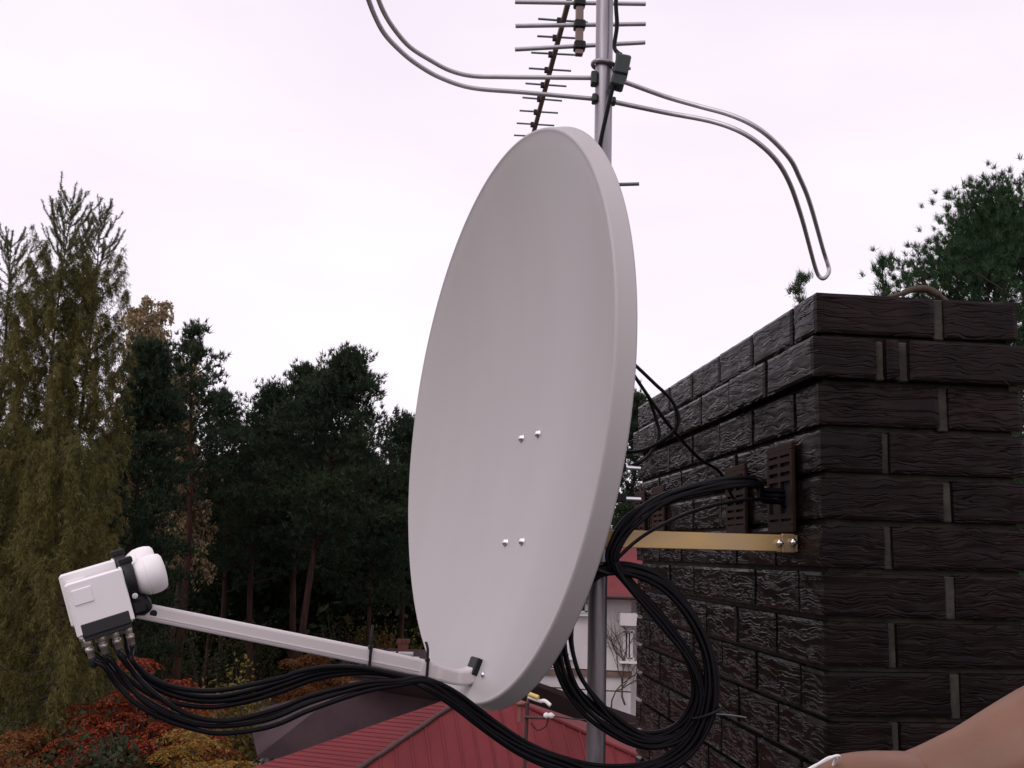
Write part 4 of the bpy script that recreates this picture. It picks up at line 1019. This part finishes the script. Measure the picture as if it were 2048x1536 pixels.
frond_bush('sumac_bush', 'orange sumac partly behind the red sumac, under the cables', mats=M['orange'], seed=76, R=.9, stems=16, ros=4, leaf=.15, **bush_at(395, 1385, 27))

def leafy_bush(px, py, d, R, mats, seed, label, name='shrub', n=2600, leaf=.16, group='shrubs under the trees'):
    t_ = aty(px, py, d); b_ = base_of(px, d); H = t_.z - b_.z; rg = np.random.default_rng(seed); wood = MB(); C_ = []
    for s in range(9):
        az = rg.uniform(0, 6.28); rr = R * math.sqrt(rg.uniform()) * .8; top = np.array([math.cos(az) * rr, math.sin(az) * rr, H * rg.uniform(.6, .97) * (1 - .3 * (rr / R) ** 2)])
        wood.tube([top * np.array([.1, .1, 0]), top * np.array([.5, .5, .5]) + rg.normal(size=3) * .2, top], [.05, .035, .012], 5, cap=False)
        for k in range(7): C_.append(top * np.array([1, 1, rg.uniform(.3, 1.0)]) + rg.normal(size=3) * R * .22)
    C_ = np.array(C_); P = C_[rg.integers(0, len(C_), n)] + rg.normal(size=(n, 3)) * R * .17
    P = P[P[:, 2] > .05]
    V = leaves(P, rg.normal(size=P.shape) + np.array([0, 0, -.3]), leaf, leaf * .5, rg)
    o = thing(name, label, 'shrub', tuple(b_), group)
    w_ = link('stems', wood.mesh('stems'), M['twig']); w_.parent = o
    c_ = link('foliage', mesh_np('foliage', V, 4), mats); c_.parent = o
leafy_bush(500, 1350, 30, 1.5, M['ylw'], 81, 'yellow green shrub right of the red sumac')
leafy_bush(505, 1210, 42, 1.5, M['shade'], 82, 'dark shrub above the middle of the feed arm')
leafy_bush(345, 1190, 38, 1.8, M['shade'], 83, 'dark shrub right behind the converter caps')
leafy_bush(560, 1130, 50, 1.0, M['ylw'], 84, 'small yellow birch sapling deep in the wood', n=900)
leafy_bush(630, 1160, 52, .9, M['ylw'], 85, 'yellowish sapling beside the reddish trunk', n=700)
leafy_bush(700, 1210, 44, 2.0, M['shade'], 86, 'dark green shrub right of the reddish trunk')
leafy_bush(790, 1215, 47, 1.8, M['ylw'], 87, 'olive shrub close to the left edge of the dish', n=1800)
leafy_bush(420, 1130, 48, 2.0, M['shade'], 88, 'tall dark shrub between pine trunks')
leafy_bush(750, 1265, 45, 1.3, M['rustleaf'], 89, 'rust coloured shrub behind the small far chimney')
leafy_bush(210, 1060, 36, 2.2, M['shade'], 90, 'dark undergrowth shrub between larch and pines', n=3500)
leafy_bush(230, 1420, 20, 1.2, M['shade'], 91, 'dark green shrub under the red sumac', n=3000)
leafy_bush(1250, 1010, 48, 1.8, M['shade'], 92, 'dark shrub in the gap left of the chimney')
leafy_bush(1255, 1420, 27, .9, M['ylw'], 93, 'yellow shrub at the foot of the white house', n=900)
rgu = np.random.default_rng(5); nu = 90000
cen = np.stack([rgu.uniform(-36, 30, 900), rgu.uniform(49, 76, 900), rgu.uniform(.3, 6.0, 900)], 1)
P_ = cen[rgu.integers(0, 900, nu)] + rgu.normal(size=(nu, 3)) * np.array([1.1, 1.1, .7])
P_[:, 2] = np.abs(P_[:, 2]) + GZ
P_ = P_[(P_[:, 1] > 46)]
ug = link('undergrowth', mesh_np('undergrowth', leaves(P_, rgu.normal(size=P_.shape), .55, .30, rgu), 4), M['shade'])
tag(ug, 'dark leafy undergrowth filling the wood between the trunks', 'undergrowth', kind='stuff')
# bare climber on the white wall
cv = thing('climbing_vine', 'bare branching climber on the white house wall right of the mast', 'vine', tuple(aty(1235, 1400, 30.8)))
vb = MB(); rv = random.Random(9)
def grow(p, d, ln, r, dep):
    pts = [p]
    for i in range(4):
        d = (d + Vector((rv.uniform(-.35, .35), 0, rv.uniform(-.2, .2)))).normalized(); p = p + d * ln / 4; pts.append(Vector((p.x, 30.86 + rv.uniform(-.05, .02), p.z)))
    vb.tube(pts, [r, r * .9, r * .8, r * .7, r * .6], 4, cap=False)
    if dep:
        for k in range(3): grow(pts[2 + (k % 3)], (d + Vector((rv.uniform(-1, 1), 0, rv.uniform(-.1, .6)))).normalized(), ln * .72, r * .62, dep - 1)
grow(aty(1222, 1420, 30.86), Vector((.1, 0, 1)), 1.1, .03, 4); grow(aty(1250, 1410, 30.86), Vector((-.1, 0, 1)), 1.0, .03, 4)
vb.build('stems', M['twig'], cv)

# ------------------------------------------------------------------ the helper's bare arm, lower right
pb = MB()
def limb(pts, rad, st=6, sides=14):
    P_ = catmull(pts, st); n_ = len(pts)
    r2 = [float(np.interp(i / st, range(n_), rad)) for i in range(len(P_))]
    pb.tube(P_, r2, sides)
def knob(p, r): pb.lathe([(0.0005, -r), (r * .5, -r * .87), (r * .87, -r * .5), (r, 0), (r * .87, r * .5), (r * .5, r * .87), (.0005, r)], Matrix.Translation(Vector(p)), 12)
elb, fa, fb, fc, wr = aty(2580, 1322, .60), aty(2330, 1428, .605), aty(2110, 1520, .61), aty(1960, 1574, .615), aty(1850, 1603, .62)
limb([(1.0, -.10, .10), (.94, .10, .02), (.86, .36, -.08), elb + Vector((.006, .004, 0))], [.058, .058, .05, .044])
knob(elb, .044)
pm, k0 = aty(1760, 1616, .62), aty(1668, 1632, .62)
limb([elb, fa, fb, fc, wr, pm], [.043, .046, .042, .034, .029, .027])
limb([wr, pm + Vector((0, .012, 0)), k0 + Vector((0, .02, 0))], [.024, .026, .018]); limb([wr, pm + Vector((0, -.012, .002)), k0 + Vector((0, -.016, .004))], [.024, .026, .018])
for i, (dy, dz) in enumerate(((-.026, .008), (-.006, .006), (.014, -.002), (.032, -.010))):
    q = k0 + Vector((.004 * i, dy, dz)); ln = (.9, 1.0, .95, .78)[i]
    limb([q + Vector((.03, 0, 0)), q, q + Vector((-.030 * ln, 0, -.016)), q + Vector((-.028 * ln, 0, -.042 * ln)), q + Vector((-.004, 0, -.054 * ln))], [.012, .0115, .0100, .0090, .0075], 4, 10)
    knob(q + Vector((-.004, 0, -.054 * ln)), .0075); knob(q, .0122)
th = [aty(1810, 1580, .60), aty(1748, 1566, .585), aty(1700, 1555, .575), aty(1662, 1562, .572), aty(1636, 1574, .572)]
limb(th, [.022, .0175, .0130, .0115, .0085], 5, 12); knob(th[-1], .0085)
pa = pb.build('person', M['skin'])
tag(pa, 'bare forearm of a person reaching in at the lower right corner, holding white cord', 'person')
rm = pa.modifiers.new('remesh', 'REMESH'); rm.mode = 'VOXEL'; rm.voxel_size = .0028; rm.use_smooth_shade = True
sm_ = pa.modifiers.new('smooth', 'SMOOTH'); sm_.factor = .5; sm_.iterations = 10
cd_ = MB()
for k in range(2):
    cd_.tube(catmull([aty(1560, 1575, .56), aty(1618, 1538 + 3 * k, .56), aty(1648 - 8 * k, 1523 + 3 * k, .56), aty(1668 - 9 * k, 1513 + 2 * k, .56), aty(1679 - 8 * k, 1513 + 3 * k, .562), aty(1668, 1528, .566), aty(1655, 1560, .57)], 5), .0008, 6)
tag(cd_.build('white_cord', M['white']), 'doubled thin white cord held by the hand at the bottom edge', 'cord')
